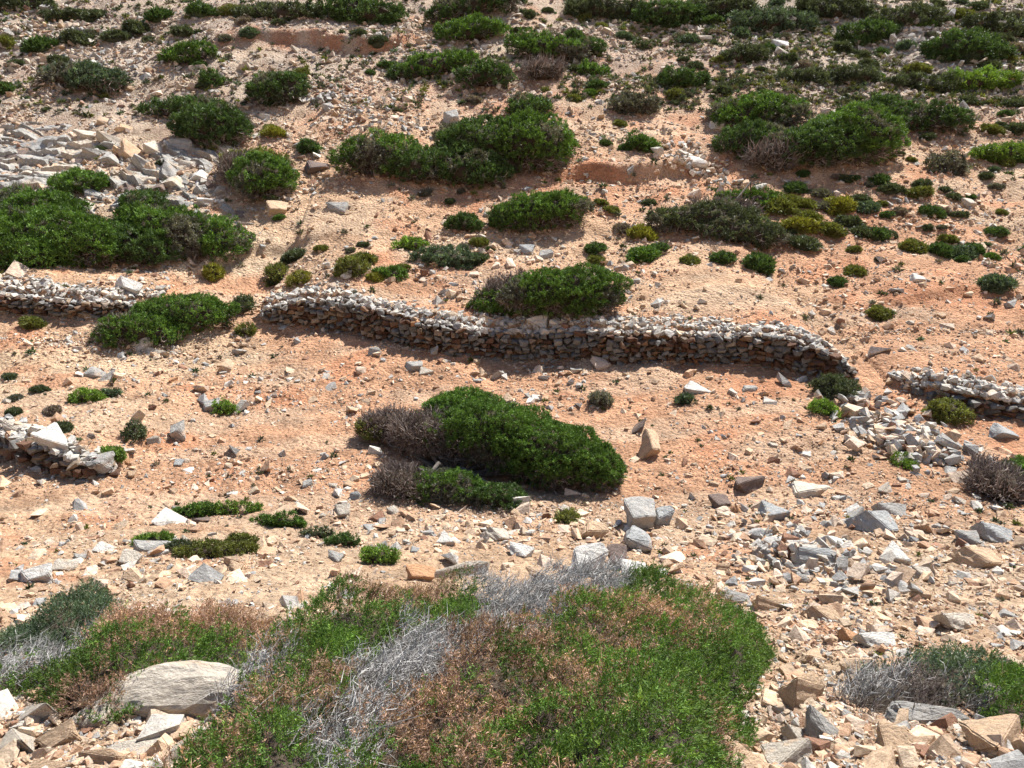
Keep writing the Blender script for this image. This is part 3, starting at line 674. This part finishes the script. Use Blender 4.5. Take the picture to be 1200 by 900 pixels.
grow('windswept_shrub', 'blue-green shrub among stones at far upper left', [(100, 92, 42, 16, -4, 'u', .4), (118, 98, 22, 12, 0, 'd', .2)], group=G1)
grow('windswept_shrub', 'small green shrub growing in the left bedrock above the huge shrub', [(92, 218, 32, 15, -5, 'g', .3)], group=G1)
grow('windswept_shrub', 'green shrub at the right end of the ruined upper left wall', [(218, 368, 50, 22, 12, 'g', .45), (165, 388, 44, 20, 12, 'g', .35), (150, 388, 30, 14, 10, 'x', .5)], group=G1)
grow('windswept_shrub', 'twin green shrubs merged at the top edge of the slope, left of centre', [(552, 8, 50, 15, 0, 'd', .4), (552, 38, 40, 14, 0, 'g', .3)], group=G1)
grow('windswept_shrub', 'olive-topped low shrub over red soil, left of a darker round one', [(508, 78, 46, 14, 4, 'g', .4), (480, 88, 22, 10, 0, 'd', .4)], group=G1)
grow('windswept_shrub', 'darker round shrub touching the olive-topped low shrub', [(570, 90, 31, 17, 0, 'd', .4)], group=G1)
grow('windswept_shrub', 'green shrub with a grey dry skirt above the broad upper shrub', [(640, 58, 44, 16, -5, 'g', .5), (680, 60, 24, 12, 0, 'd', .4), (637, 84, 24, 14, 0, 'x', .4)], group=G1)
for (u, v, rx, ry, kd, lab) in [
    (693, 84, 17, 10, 'g', 'small green shrub right of the grey-skirted shrub'), (800, 93, 27, 13, 'd', 'dark oval shrub alone on the open upper slope'),
    (744, 124, 26, 14, 'e', 'grey leafless-looking bush between the two broad upper shrubs'), (751, 170, 18, 12, 'g', 'small bright shrub between the two broad upper shrubs'),
    (420, 15, 48, 17, 'd', 'wide dark shrub on the top edge over red eroded bank'), (325, 16, 42, 12, 's', 'flat grey-green shrub on the top edge, left of the wide dark one'),
    (30, 5, 30, 8, 's', 'grey-green shrub cut by the top left corner'),
    (710, 12, 44, 15, 's', 'grey-green shrub on the top edge right of centre'), (785, 18, 38, 17, 'd', 'dark shrub on the top edge, second of the right-hand row'),
    (845, 12, 42, 16, 's', 'grey-green shrub on the top edge, third of the right-hand row'), (905, 28, 44, 16, 'u', 'blue-green shrub on the top edge, fourth of the right-hand row'),
    (975, 12, 40, 13, 's', 'grey-green shrub on the top edge before the whitish ground'), (1020, 40, 34, 12, 'd', 'dark shrub just below the whitish ground at top right'),
    (1060, 22, 34, 13, 's', 'grey-green shrub in the whitish top right ground'), (1135, 58, 42, 17, 'd', 'dark broad shrub in the top right corner area'),
    (1175, 35, 34, 13, 's', 'grey-green shrub touching the right edge near the top'), (1150, 96, 44, 11, 'b', 'bright green flat shrub near the top of the right edge'),
    (1085, 100, 30, 11, 's', 'grey-green shrub left of the bright flat one at right'), (1180, 180, 34, 11, 'b', 'bright green shrub at the right edge beside pale rock'),
    (1110, 195, 17, 13, 'e', 'grey bush alone right of the sprawling shrub'), (1000, 90, 26, 12, 's', 'grey-green shrub above the right arm of the sprawling shrub'),
    (940, 92, 26, 10, 's', 'grey-green shrub directly above the sprawling shrub'), (870, 66, 26, 11, 's', 'grey-green shrub over bare tan ground at upper right'),
    (520, 304, 40, 16, 'u', 'blue-green shrub above the left part of the long wall'), (484, 288, 18, 10, 'b', 'light green shrub touching the blue-green one'),
    (543, 264, 20, 12, 'd', 'small dark shrub left of the oval green shrub'),
    (410, 316, 17, 12, 'o', 'olive cushion bush above the long wall, left of its neighbours'), (455, 321, 21, 9, 'g', 'flat green cushion bush left of the blue-green shrub'),
    (326, 322, 14, 12, 'o', 'olive cushion bush above the left end of the long wall'), (352, 327, 12, 9, 'y', 'yellow-green cushion bush beside an olive one above the wall'),
    (978, 457, 24, 17, 's', 'grey-green bush at the right end of the long wall'), (965, 481, 14, 9, 'b', 'pale green weedy bush below the long wall\'s end'),
    (1110, 484, 20, 16, 'o', 'olive bush leaning on the short right wall'), (703, 469, 14, 10, 'e', 'small blue-grey bush above the central shrub'),
    (804, 469, 11, 9, 'u', 'small green tuft right of the central shrub'), (446, 654, 20, 13, 'b', 'bright green round tuft between central shrub and foreground bush'),
    (665, 608, 13, 9, 'o', 'small olive tuft by the white rock cluster'), (248, 95, 13, 8, 'd', 'small round dark bush under the bright flat shrub'),
    (360, 174, 13, 9, 'd', 'small dark bush beside the reddish upper rocks'), (180, 635, 19, 10, 'b', 'yellow-green tuft left of the low green mats'),
    (131, 534, 16, 10, 'b', 'bright green weed at the end of the lower left wall'), (263, 479, 12, 7, 'b', 'bright green weed beside a grey rock on the left terrace'),
    (104, 466, 16, 8, 'b', 'pale weedy tuft above the lower left wall'), (127, 462, 11, 6, 'u', 'dark flat tuft under two grey rocks at left'),
    (158, 507, 9, 10, 's', 'small dark tuft right of the lower left wall'), (249, 320, 11, 10, 'y', 'yellow-green tuft below the spreading left shrub'),
    (286, 360, 9, 12, 's', 'grey tuft at the left tip of the long wall'), (287, 388, 10, 5, 'o', 'small flat tuft below the left tip of the long wall'),
    (1060, 545, 12, 7, 'b', 'green weed among the tumbled stones')]:
    big = rx > 22
    grow('bush', lab, [(u, v, rx, ry, rng.normal(0, 5), kd)], lift=.35, trunk=False, group='small bushes on the slope' if not big else 'shrubs on the slope', lumps=.17 if big else .15, dens=.9 if v < 120 else 1, cat='bush')
grow('low_mat_shrub', 'long low green mat along the edge of the lower terrace', [(262, 599, 56, 8, -4, 'b', .2), (235, 601, 34, 9, 0, 'g', .2), (325, 612, 32, 8, -12, 'g', .2), (400, 635, 22, 7, 0, 'd', .2), (370, 627, 22, 6, -10, 's', .2)], trunk=False, group='low mats')
grow('low_mat_shrub', 'yellowish low mat on pale rock, above the lower left bush', [(255, 648, 46, 14, 0, 'o', .2), (282, 636, 18, 9, 0, 'o', .3), (215, 643, 22, 9, 0, 's', .2)], trunk=False, group='low mats')
grow('windswept_shrub', 'grey dead shrub with a little green at the right edge, below the short right wall', [(1172, 568, 30, 24, -15, 'x', .5), (1160, 548, 20, 12, -10, 'x', .5), (1205, 562, 22, 22, -15, 'g', .4)], trunk=False, group=G1)

# ------------------------------------------------------------------ small cushions scattered over the upper slope
def cushion_mesh(kd, seed, flat):
    n = 260; dd = unit(rng.normal(0, 1, (n, 3))); dd[:, 2] = np.abs(dd[:, 2])*.9+.02
    P = dd*(1+.5*fbm3(dd*2+seed, 2))[:, None]*np.array([.5, .5, .5*flat]); base = TINT[kd]
    colr = base[None]*rng.uniform(.65, 1.35, (n, 1))
    V, F, C = leaf_tris(P, unit(dd+np.array([0, 0, .5])), 9, .07, .16, .075, .75, colr)
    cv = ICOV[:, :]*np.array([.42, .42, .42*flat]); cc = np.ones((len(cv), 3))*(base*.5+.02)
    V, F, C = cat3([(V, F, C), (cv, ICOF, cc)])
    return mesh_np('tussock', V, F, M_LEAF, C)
CUSH = {k: [cushion_mesh(k, s, f) for s, f in ((1, .9), (5, .75))] for k in 'oygsdexu'}
KW = dict(o='olive', y='yellow-green', g='green', s='grey-green', d='dark green', e='grey', x='brown dry', u='blue-green')
def tussock(u, v, r, kd):
    p, d = hit(u, v+r*.6); w = 2.1*r*d/FPX
    o = link('tussock', CUSH[kd][int(rng.integers(0, 2))], loc=(p[0], p[1]+w*.15, H(p[0], p[1])-.03*w))
    o.rotation_euler = (R(12), 0, rng.uniform(0, 6.28)); o.scale = (w*rng.uniform(.95, 1.2), w, w*rng.uniform(.8, 1.05))
    reg(o, f'{"small" if r < 7.5 else "plump"} {KW[kd]} tussock', u, v, 'tussocks on the upper slope', 'tussock')
TL = [(984,238,12,'y'),(939,262,13,'y'),(950,250,11,'o'),(944,281,13,'s'),(975,267,11,'o'),(998,258,11,'s'),(1008,269,10,'s'),(1027,272,11,'d'),(1017,240,9,'u'),(1008,232,8,'s'),(1046,219,10,'s'),(1077,223,10,'o'),(1080,214,7,'s'),
 (1031,208,8,'d'),(934,217,9,'d'),(930,232,12,'o'),(915,238,14,'o'),(945,236,10,'o'),(1093,247,9,'d'),(1107,246,6,'x'),(1072,287,10,'o'),(1103,291,9,'d'),(1128,294,12,'u'),(1168,270,8,'d'),(1113,279,7,'o'),(1057,247,6,'x'),(962,225,8,'e'),(966,240,8,'e'),(1142,290,7,'d'),
 (847,300,11,'d'),(890,306,13,'d'),(809,303,9,'o'),(752,270,13,'y'),(754,294,13,'g'),(772,288,9,'d'),(697,288,10,'d'),(730,265,8,'x'),(717,243,7,'o'),(699,302,8,'o'),(982,328,7,'d'),(1004,315,9,'o'),(1128,302,6,'d'),(1167,330,13,'u'),(1072,365,0,'o'),(1032,365,9,'o'),(990,208,6,'s'),
 (423,302,13,'o'),(440,322,8,'y'),(470,312,8,'o'),(560,300,10,'s'),(561,282,8,'o'),(345,296,11,'s'),(376,290,6,'o'),(427,285,6,'s'),(655,250,0,'o'),(674,112,7,'o'),(692,107,6,'g'),(727,143,6,'o'),(735,170,7,'d'),(700,98,8,'d'),(760,200,0,'d'),(1160,75,9,'s'),
 (1050,95,8,'s'),(1075,80,9,'o'),(1185,120,8,'s'),(1165,150,8,'o'),(1190,150,8,'s'),(45,455,6,'s'),(15,465,6,'e'),(15,482,6,'s'),(37,377,8,'o'),(70,500,7,'s'),(95,505,0,'s'),(12,440,6,'s'),(60,480,7,'x'),(320,153,10,'y'),(318,148,7,'o'),(90,42,12,'s'),(45,50,12,'d'),
 (1110,62,8,'d'),(935,140,0,'x'),(760,235,7,'s'),(705,235,6,'o'),(330,150,0,'x'),(0,103,8,'d'),(135,40,11,'s'),(160,30,11,'s'),(215,35,9,'s'),(185,15,10,'d'),(235,10,11,'d'),(270,10,9,'o'),(110,15,9,'s'),(70,18,10,'s')]
tus = [(a, b, c) for a, b, c, _ in TL if c]
for a, b, c, k in TL:
    if c: tussock(a, b, c*1.08, k)
cnt = 0; tries = 0
while cnt < 175 and tries < 6000:
    tries += 1; u = rng.uniform(0, 1200); v = rng.uniform(0, 330)
    wgt = (1.6 if v < 115 and u > 800 else .5 if v < 40 else .6 if (u > 900 and v < 300) else .10 if v < 130 else .05)
    if rng.uniform() > wgt: continue
    r = rng.uniform(4.5, 9.5) if v < 130 else rng.uniform(4, 6.5)
    if any((u-a)**2+(v-b)**2 < (c+r)**2*.75 for a, b, c in tus): continue
    tussock(u, v, r, str(rng.choice(list('sseodxug'), p=[.22, .22, .12, .12, .14, .08, .06, .04]))); tus.append((u, v, r)); cnt += 1
# very small dry tufts that nobody could count
n = 19000; vq = rng.uniform(-60, 900, n)**1; vq = np.where(rng.uniform(0, 1, n) < .72, rng.uniform(-60, 130, n), vq)
yq = np.interp(vq, vv, yv); xq = rng.uniform(-1, 1, n)*.78*(yq+1.5)
wq = np.clip(.5+fbm2(xq*.4+3, yq*.4, 3)*1.8, .05, 1)*np.where(vq < 130, np.where(xq > 5, 1.6, .5), np.where(xq > 6, .5, .22)); k = rng.uniform(0, 1, n) < wq
xq, yq = xq[k], yq[k]; n = len(xq); dq = np.sqrt(xq**2+yq**2+9); sz = np.minimum(.0075*dq, .22)*rng.uniform(.6, 1.4, n)
cq = np.stack([SCRUB, OLIVE, GREY, DEADB, BLUEG])[rng.choice(5, n, p=[.35, .25, .2, .1, .1])]*rng.uniform(.7, 1.2, (n, 1))
K = 26; b = np.repeat(np.stack([xq, yq, H(xq, yq)], 1), K, 0); dr = unit(rng.normal(0, 1, (n*K, 3))*np.array([1, 1, .6])+np.array([0, 0, .7])); zz = np.repeat(sz, K)[:, None]
b = b+dr*zz*.35*rng.uniform(.2, 1, (n*K, 1)); s_ = unit(np.cross(dr, rng.normal(0, 1, (n*K, 3))))
V = np.stack([b-s_*zz*.14, b+s_*zz*.14, b+dr*zz*.55], 1).reshape(-1, 3)
o = link('ground_cover', mesh_np('ground_cover', V, np.arange(len(V)).reshape(-1, 3), M_LEAF, np.repeat(np.repeat(cq, K, 0)*rng.uniform(.7, 1.3, (n*K, 1)), 3, 0))); tag(o, kind='stuff')

# ------------------------------------------------------------------ foreground bushes
def poly_dist(x, y, P):
    """distance to the outline, positive inside"""
    ins = np.zeros(len(x), bool); dm = np.full(len(x), 1e9)
    for k in range(len(P)):
        (x1, y1), (x2, y2) = P[k], P[(k+1) % len(P)]
        c = ((y1 > y) != (y2 > y)) & (x < (x2-x1)*(y-y1)/((y2-y1) or 1e-9)+x1); ins ^= c
        dx, dy = x2-x1, y2-y1; t = np.clip(((x-x1)*dx+(y-y1)*dy)/(dx*dx+dy*dy), 0, 1)
        dm = np.minimum(dm, np.hypot(x-x1-t*dx, y-y1-t*dy))
    return np.where(ins, dm, -dm)
def heath(name, label, outline, sites, hmax, seed, group):
    """one continuous mat of upright sprigs over a patch of ground; what grows where follows the patches seen in it"""
    P = [tuple(hit(u, v, .22)[0][:2]) for u, v in outline]; xs_, ys_ = zip(*P)
    S = np.array([hit(u, v, .35)[0][:2] for u, v, _ in sites]); SK = np.array([ord(k) for _, _, k in sites])
    def height(x, y):
        d = poly_dist(x+.10*fbm2(x*5+seed, y*5, 3), y+.10*fbm2(x*5, y*5+seed, 3), P)
        n1 = fbm2(x*1.7+seed, y*1.7, 3); n2 = vn2(x*5.5+seed, y*6.5+3)+.5*vn2(x*13, y*14+seed)
        return d, np.where(d > 0, hmax*(1-np.exp(-np.maximum(d, 0)/.16))*(.85+.6*n1)+.19*n2-.25*sstep((-.12-fbm2(x*2.4+seed*3, y*2.4, 3))/.12)*hmax, 0)
    A = (max(xs_)-min(xs_))*(max(ys_)-min(ys_)); n = int(A/.03**2*2.3)
    x = rng.uniform(min(xs_), max(xs_), n); y = rng.uniform(min(ys_), max(ys_), n)
    d, h = height(x, y); k = d > 0; x, y, d, h = x[k], y[k], d[k], h[k]
    lay = rng.uniform(0, 1, len(x)); frac = np.where(lay < .55, 1, rng.uniform(.25, .9, len(x))); frac = np.where((d < .22) & (lay > .35), rng.uniform(.05, 1, len(x)), frac)
    z = H(x, y)+np.maximum(h, .03)*frac; e = .04
    gx = (height(x+e, y)[1]-height(x-e, y)[1])/(2*e); gy = (height(x, y+e)[1]-height(x, y-e)[1])/(2*e)
    up = unit(np.stack([-gx*.45+.30, -gy*.45-.05, np.ones(len(x))*1.0], 1)+rng.normal(0, .28, (len(x), 3)))
    wx = x+.16*fbm2(x*4+seed, y*4, 3)+rng.normal(0, .05, len(x)); wy = y+.16*fbm2(x*4, y*4+9+seed, 3)+rng.normal(0, .05, len(x))
    kd = SK[np.argmin((wx[:, None]-S[None, :, 0])**2+(wy[:, None]-S[None, :, 1])**2*1.5, 1)]
    pn = fbm2(x*3+50, y*3+seed, 3)+rng.normal(0, .12, len(x)); kd = np.where((kd == ord('n')) & (pn < -.20), ord('g'), kd); kd = np.where((kd == ord('g')) & (pn > .40), ord('n'), kd)
    pos = np.stack([x, y, z], 1); cen = np.array([np.mean(xs_), np.mean(ys_), 0.]); cen[2] = H(cen[0], cen[1])
    root = link(name, None, loc=cen); tag(root, label, 'bush', group)
    def sprigs(p, ax, K, Ls, rad, L, w, col, spread):
        m = len(p); t = rng.uniform(0, 1, (m*K, 1)); a = np.repeat(ax, K, 0); LL = np.repeat(Ls, K)[:, None]
        b = np.repeat(p, K, 0)+a*t*LL+rng.normal(0, 1, (m*K, 3))*rad*(1.15-t)
        dr = unit(a+rng.normal(0, spread, (m*K, 3))); sd = unit(np.cross(dr, rng.normal(0, 1, (m*K, 3)))); q = rng.uniform(.6, 1.3, (m*K, 1))
        V = np.stack([b-sd*w*q/2, b+sd*w*q/2, b+dr*L*q], 1).reshape(-1, 3)
        C = np.repeat(np.repeat(col, K, 0)*rng.uniform(.65, 1.4, (m*K, 1)), 3, 0)
        return V, np.arange(len(V)).reshape(-1, 3), C
    live, dry, bare = [], [], []
    for c in np.unique(kd):
        q = kd == c; ch = chr(c); p, ax = pos[q], up[q]; m = len(p)
        tone = (1+.55*fbm2(p[:, 0]*2.2+seed, p[:, 1]*2.2, 3)[:, None])*np.exp(rng.normal(0, .25, (m, 1)))
        col = TINT[ch][None]*tone; yl = rng.uniform(0, 1, (m, 1)) < .14
        if ch in 'ax':
            f = .6; p = p[rng.uniform(0, 1, m) < f]; m = len(p); dv = unit(np.array([.75, .35, .75])+rng.normal(0, .38, (m, 3)))
            p = p-np.array([0, 0, .05]); g_ = np.ones((m, 3))*TINT[ch]*rng.uniform(.55, 1.15, (m, 1))
            bare.append(twig_prisms(p, dv, .15, .005, g_, .7))
            for _ in range(3):
                t = rng.uniform(.02, .10, (m, 1)); bare.append(twig_prisms(p+dv*t+rng.normal(0, .006, (m, 3)), unit(dv+rng.normal(0, .65, (m, 3))), .07, .0035, g_, .9))
        elif ch == 'n':
            col = np.where(yl, col*np.array([1.15, 1.2, 1.1]), col)
            dry.append(sprigs(p, ax, 16, rng.uniform(.03, .10, m), .008, .017, .0048, col, .7))
            bare.append(twig_prisms(p-ax*.05, ax, .13, .0035, col*.75, .6))
        else:
            col = np.where(yl, col*np.array([1.5, 1.3, 1.2]), col)
            live.append(sprigs(p, ax, 22, rng.uniform(.03, .09, m), .009, .018, .0055, col, .6))
    for nm, Lx, mt in (('foliage', live, M_LEAF), ('dry_foliage', dry, M_LEAF), ('bare_branches', bare, M_TWIG)):
        if Lx:
            V, F, C = cat3(Lx); link(nm, mesh_np(nm, V-cen, F, mt, C), root)
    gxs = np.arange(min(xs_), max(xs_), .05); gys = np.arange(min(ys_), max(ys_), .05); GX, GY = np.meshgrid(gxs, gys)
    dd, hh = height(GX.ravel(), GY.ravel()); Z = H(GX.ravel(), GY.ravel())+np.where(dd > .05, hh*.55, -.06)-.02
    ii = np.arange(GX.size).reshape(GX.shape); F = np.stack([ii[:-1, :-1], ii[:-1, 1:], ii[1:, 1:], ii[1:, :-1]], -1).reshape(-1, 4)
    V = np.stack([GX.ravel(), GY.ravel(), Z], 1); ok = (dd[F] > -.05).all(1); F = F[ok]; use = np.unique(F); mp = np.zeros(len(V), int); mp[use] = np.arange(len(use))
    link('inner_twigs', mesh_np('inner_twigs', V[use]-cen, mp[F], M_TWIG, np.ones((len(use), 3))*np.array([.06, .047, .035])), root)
    return root
heath('foreground_bush', 'large foreground bush at bottom centre, green with reddish-brown and silvery dead bands',
      [(140, 1000), (165, 890), (215, 850), (250, 790), (330, 728), (430, 707), (540, 692), (640, 688), (720, 682), (800, 690), (868, 702), (905, 738), (892, 770), (876, 830), (868, 880), (850, 1000)],
      [(u, v, k) for k, L in dict(g=[(800, 715), (865, 735), (780, 760), (740, 785), (840, 800), (720, 850), (800, 860), (690, 840), (650, 880), (760, 920), (380, 735), (430, 722), (350, 755), (335, 870), (320, 905), (400, 910), (510, 706), (600, 850), (850, 850)],
        n=[(690, 712), (690, 750), (640, 745), (620, 790), (560, 800), (570, 765), (520, 850), (480, 885), (560, 900), (330, 785), (370, 790), (300, 830), (250, 870), (215, 890), (450, 850), (600, 825), (640, 815), (470, 702), (330, 735), (500, 810), (745, 735)],
        a=[(660, 703), (625, 710), (590, 722), (555, 735), (520, 752), (485, 772), (455, 792), (425, 815), (402, 840), (385, 868), (372, 895), (480, 750), (440, 775), (285, 768), (262, 782), (310, 756)]).items() for u, v in L],
      .48, 3.0, 'bushes in the foreground')
heath('foreground_bush', 'green and brown foreground bush at lower left behind the big grey boulder',
      [(-60, 760), (-20, 728), (55, 702), (105, 688), (150, 703), (230, 714), (335, 716), (310, 750), (245, 788), (190, 796), (120, 812), (60, 806), (25, 780), (-60, 800)],
      [(u, v, k) for k, L in dict(g=[(60, 765), (110, 750), (100, 795), (180, 780), (230, 740), (285, 735), (210, 765), (150, 760), (20, 765)], n=[(175, 735), (150, 722), (240, 716), (80, 775), (310, 722)],
        u=[(95, 700), (130, 700), (20, 735), (70, 715)], a=[(60, 732), (95, 720), (20, 748), (35, 740)]).items() for u, v in L], .36, 8.0, 'bushes in the foreground')

heath('low_shrub', 'low dead grey and green shrub at lower right lying on slabs',
      [(978, 782), (1000, 764), (1060, 754), (1120, 746), (1175, 752), (1240, 782), (1250, 830), (1180, 815), (1130, 803), (1060, 806), (1000, 796)],
      [(u, v, k) for k, L in dict(x=[(1000, 780), (1030, 775), (1060, 785), (1090, 770), (1110, 785), (1075, 765)], a=[(1045, 765), (1120, 772)], u=[(1130, 760), (1100, 757), (1150, 790)], g=[(1165, 765), (1190, 785), (1230, 800)]).items() for u, v in L],
      .26, 12.0, 'windswept shrubs on the slope')
# embedded bedrock: ledges and joints breaking through the soil on the left
def ledges(label, u0, u1, v0, v1, ang, sp, amp, seed):
    c = np.array([hit((u0+u1)/2, (v0+v1)/2)[0]]).ravel(); xa, xb = hit(u0, (v0+v1)/2)[0][0], hit(u1, (v0+v1)/2)[0][0]; ya, yb = hit((u0+u1)/2, v1)[0][1], hit((u0+u1)/2, v0)[0][1]
    gx = np.arange(xa, xb, .035); gy = np.arange(ya, yb, .035); X, Y = np.meshgrid(gx, gy); x, y = X.ravel(), Y.ravel()
    wx, wy = x+.5*fbm2(x*.9+seed, y*.9, 3), y+.35*fbm2(x*.8, y*.8+seed, 4)
    q = (wy*math.cos(R(ang))+wx*math.sin(R(ang)))/sp; w = (wx*math.cos(R(ang))-wy*math.sin(R(ang)))/(sp*1.9)
    st = np.floor(q)-q+.5; fx = q-np.floor(q)
    cell = _h(np.floor(q), np.floor(w+.5*_h(np.floor(q), np.floor(q)*0+seed))); wj = w+.5*_h(np.floor(q), np.floor(q)*0+seed); jf = np.abs(wj-np.round(wj))
    z = amp*(st*.9+(cell-.5)*.9)-amp*.7*np.exp(-(jf/.045)**2)-amp*.5*np.exp(-((1-fx)/.05)**2)+.09*fbm2(x*4, y*4, 4)
    rx, ry = (x-(xa+xb)/2)/((xb-xa)/2), (y-(ya+yb)/2)/((yb-ya)/2)
    m = 1-np.sqrt(rx**2+ry**2)+.55*fbm2(x*.7+seed, y*.9, 3)
    Z = H(x, y)+z+amp*1.5*sstep(m/.35)-amp*1.15
    col = np.array([.29, .285, .27])*(.75+.5*cell[:, None])+np.array([.10, .05, 0])*sstep((fbm2(x*1.3, y*1.3+seed, 3)-.05)/.2)[:, None]
    ii = np.arange(len(x)).reshape(X.shape); F = np.stack([ii[:-1, :-1], ii[:-1, 1:], ii[1:, 1:], ii[1:, :-1]], -1).reshape(-1, 4)
    V = np.stack([x, y, Z], 1); ok = (m[F] > -.12).all(1); F = F[ok]; use = np.unique(F); mp = np.zeros(len(V), int); mp[use] = np.arange(len(use))
    o = link('bedrock_outcrop', mesh_np('bedrock_outcrop', V[use]-c, mp[F], M_STONE, np.clip(col[use], 0, .6)), loc=c)
    return tag(o, label, 'bedrock', 'bedrock outcrops on the left')
ledges('broad low bedrock shelf with level ledges at the left edge behind the huge shrub', -90, 130, 140, 245, 6, .62, .20, 2.0)
ledges('cracked bedrock shelf with diagonal dark joints between the left shrubs and the round one', 95, 300, 148, 268, 42, .60, .22, 5.0)

# ------------------------------------------------------------------ write the labels
cl = {}
for o, desc, u, v in REG: cl.setdefault((desc, area(u, v)), []).append((u, v, o))
for (desc, ar), L in cl.items():
    L.sort(key=lambda t: t[0]); n = len(L)
    for i, (u, v, o) in enumerate(L):
        if n == 1: o['label'] = f'{desc} {ar}' if desc.count(' ') < 5 else desc
        elif i == 0: o['label'] = f'leftmost of {CARD[min(n, 14)]} {desc}s {ar}'
        elif i == n-1: o['label'] = f'rightmost of {CARD[min(n, 14)]} {desc}s {ar}'
        else: o['label'] = f'{ORD[min(i+1, 14)]} from left of {CARD[min(n, 14)]} {desc}s {ar}'
print('objects', len(bpy.data.objects), 'rocks', len(HAND)+AUTO, 'tussocks', len(tus), 'faces', sum(len(m.polygons) for m in bpy.data.meshes))
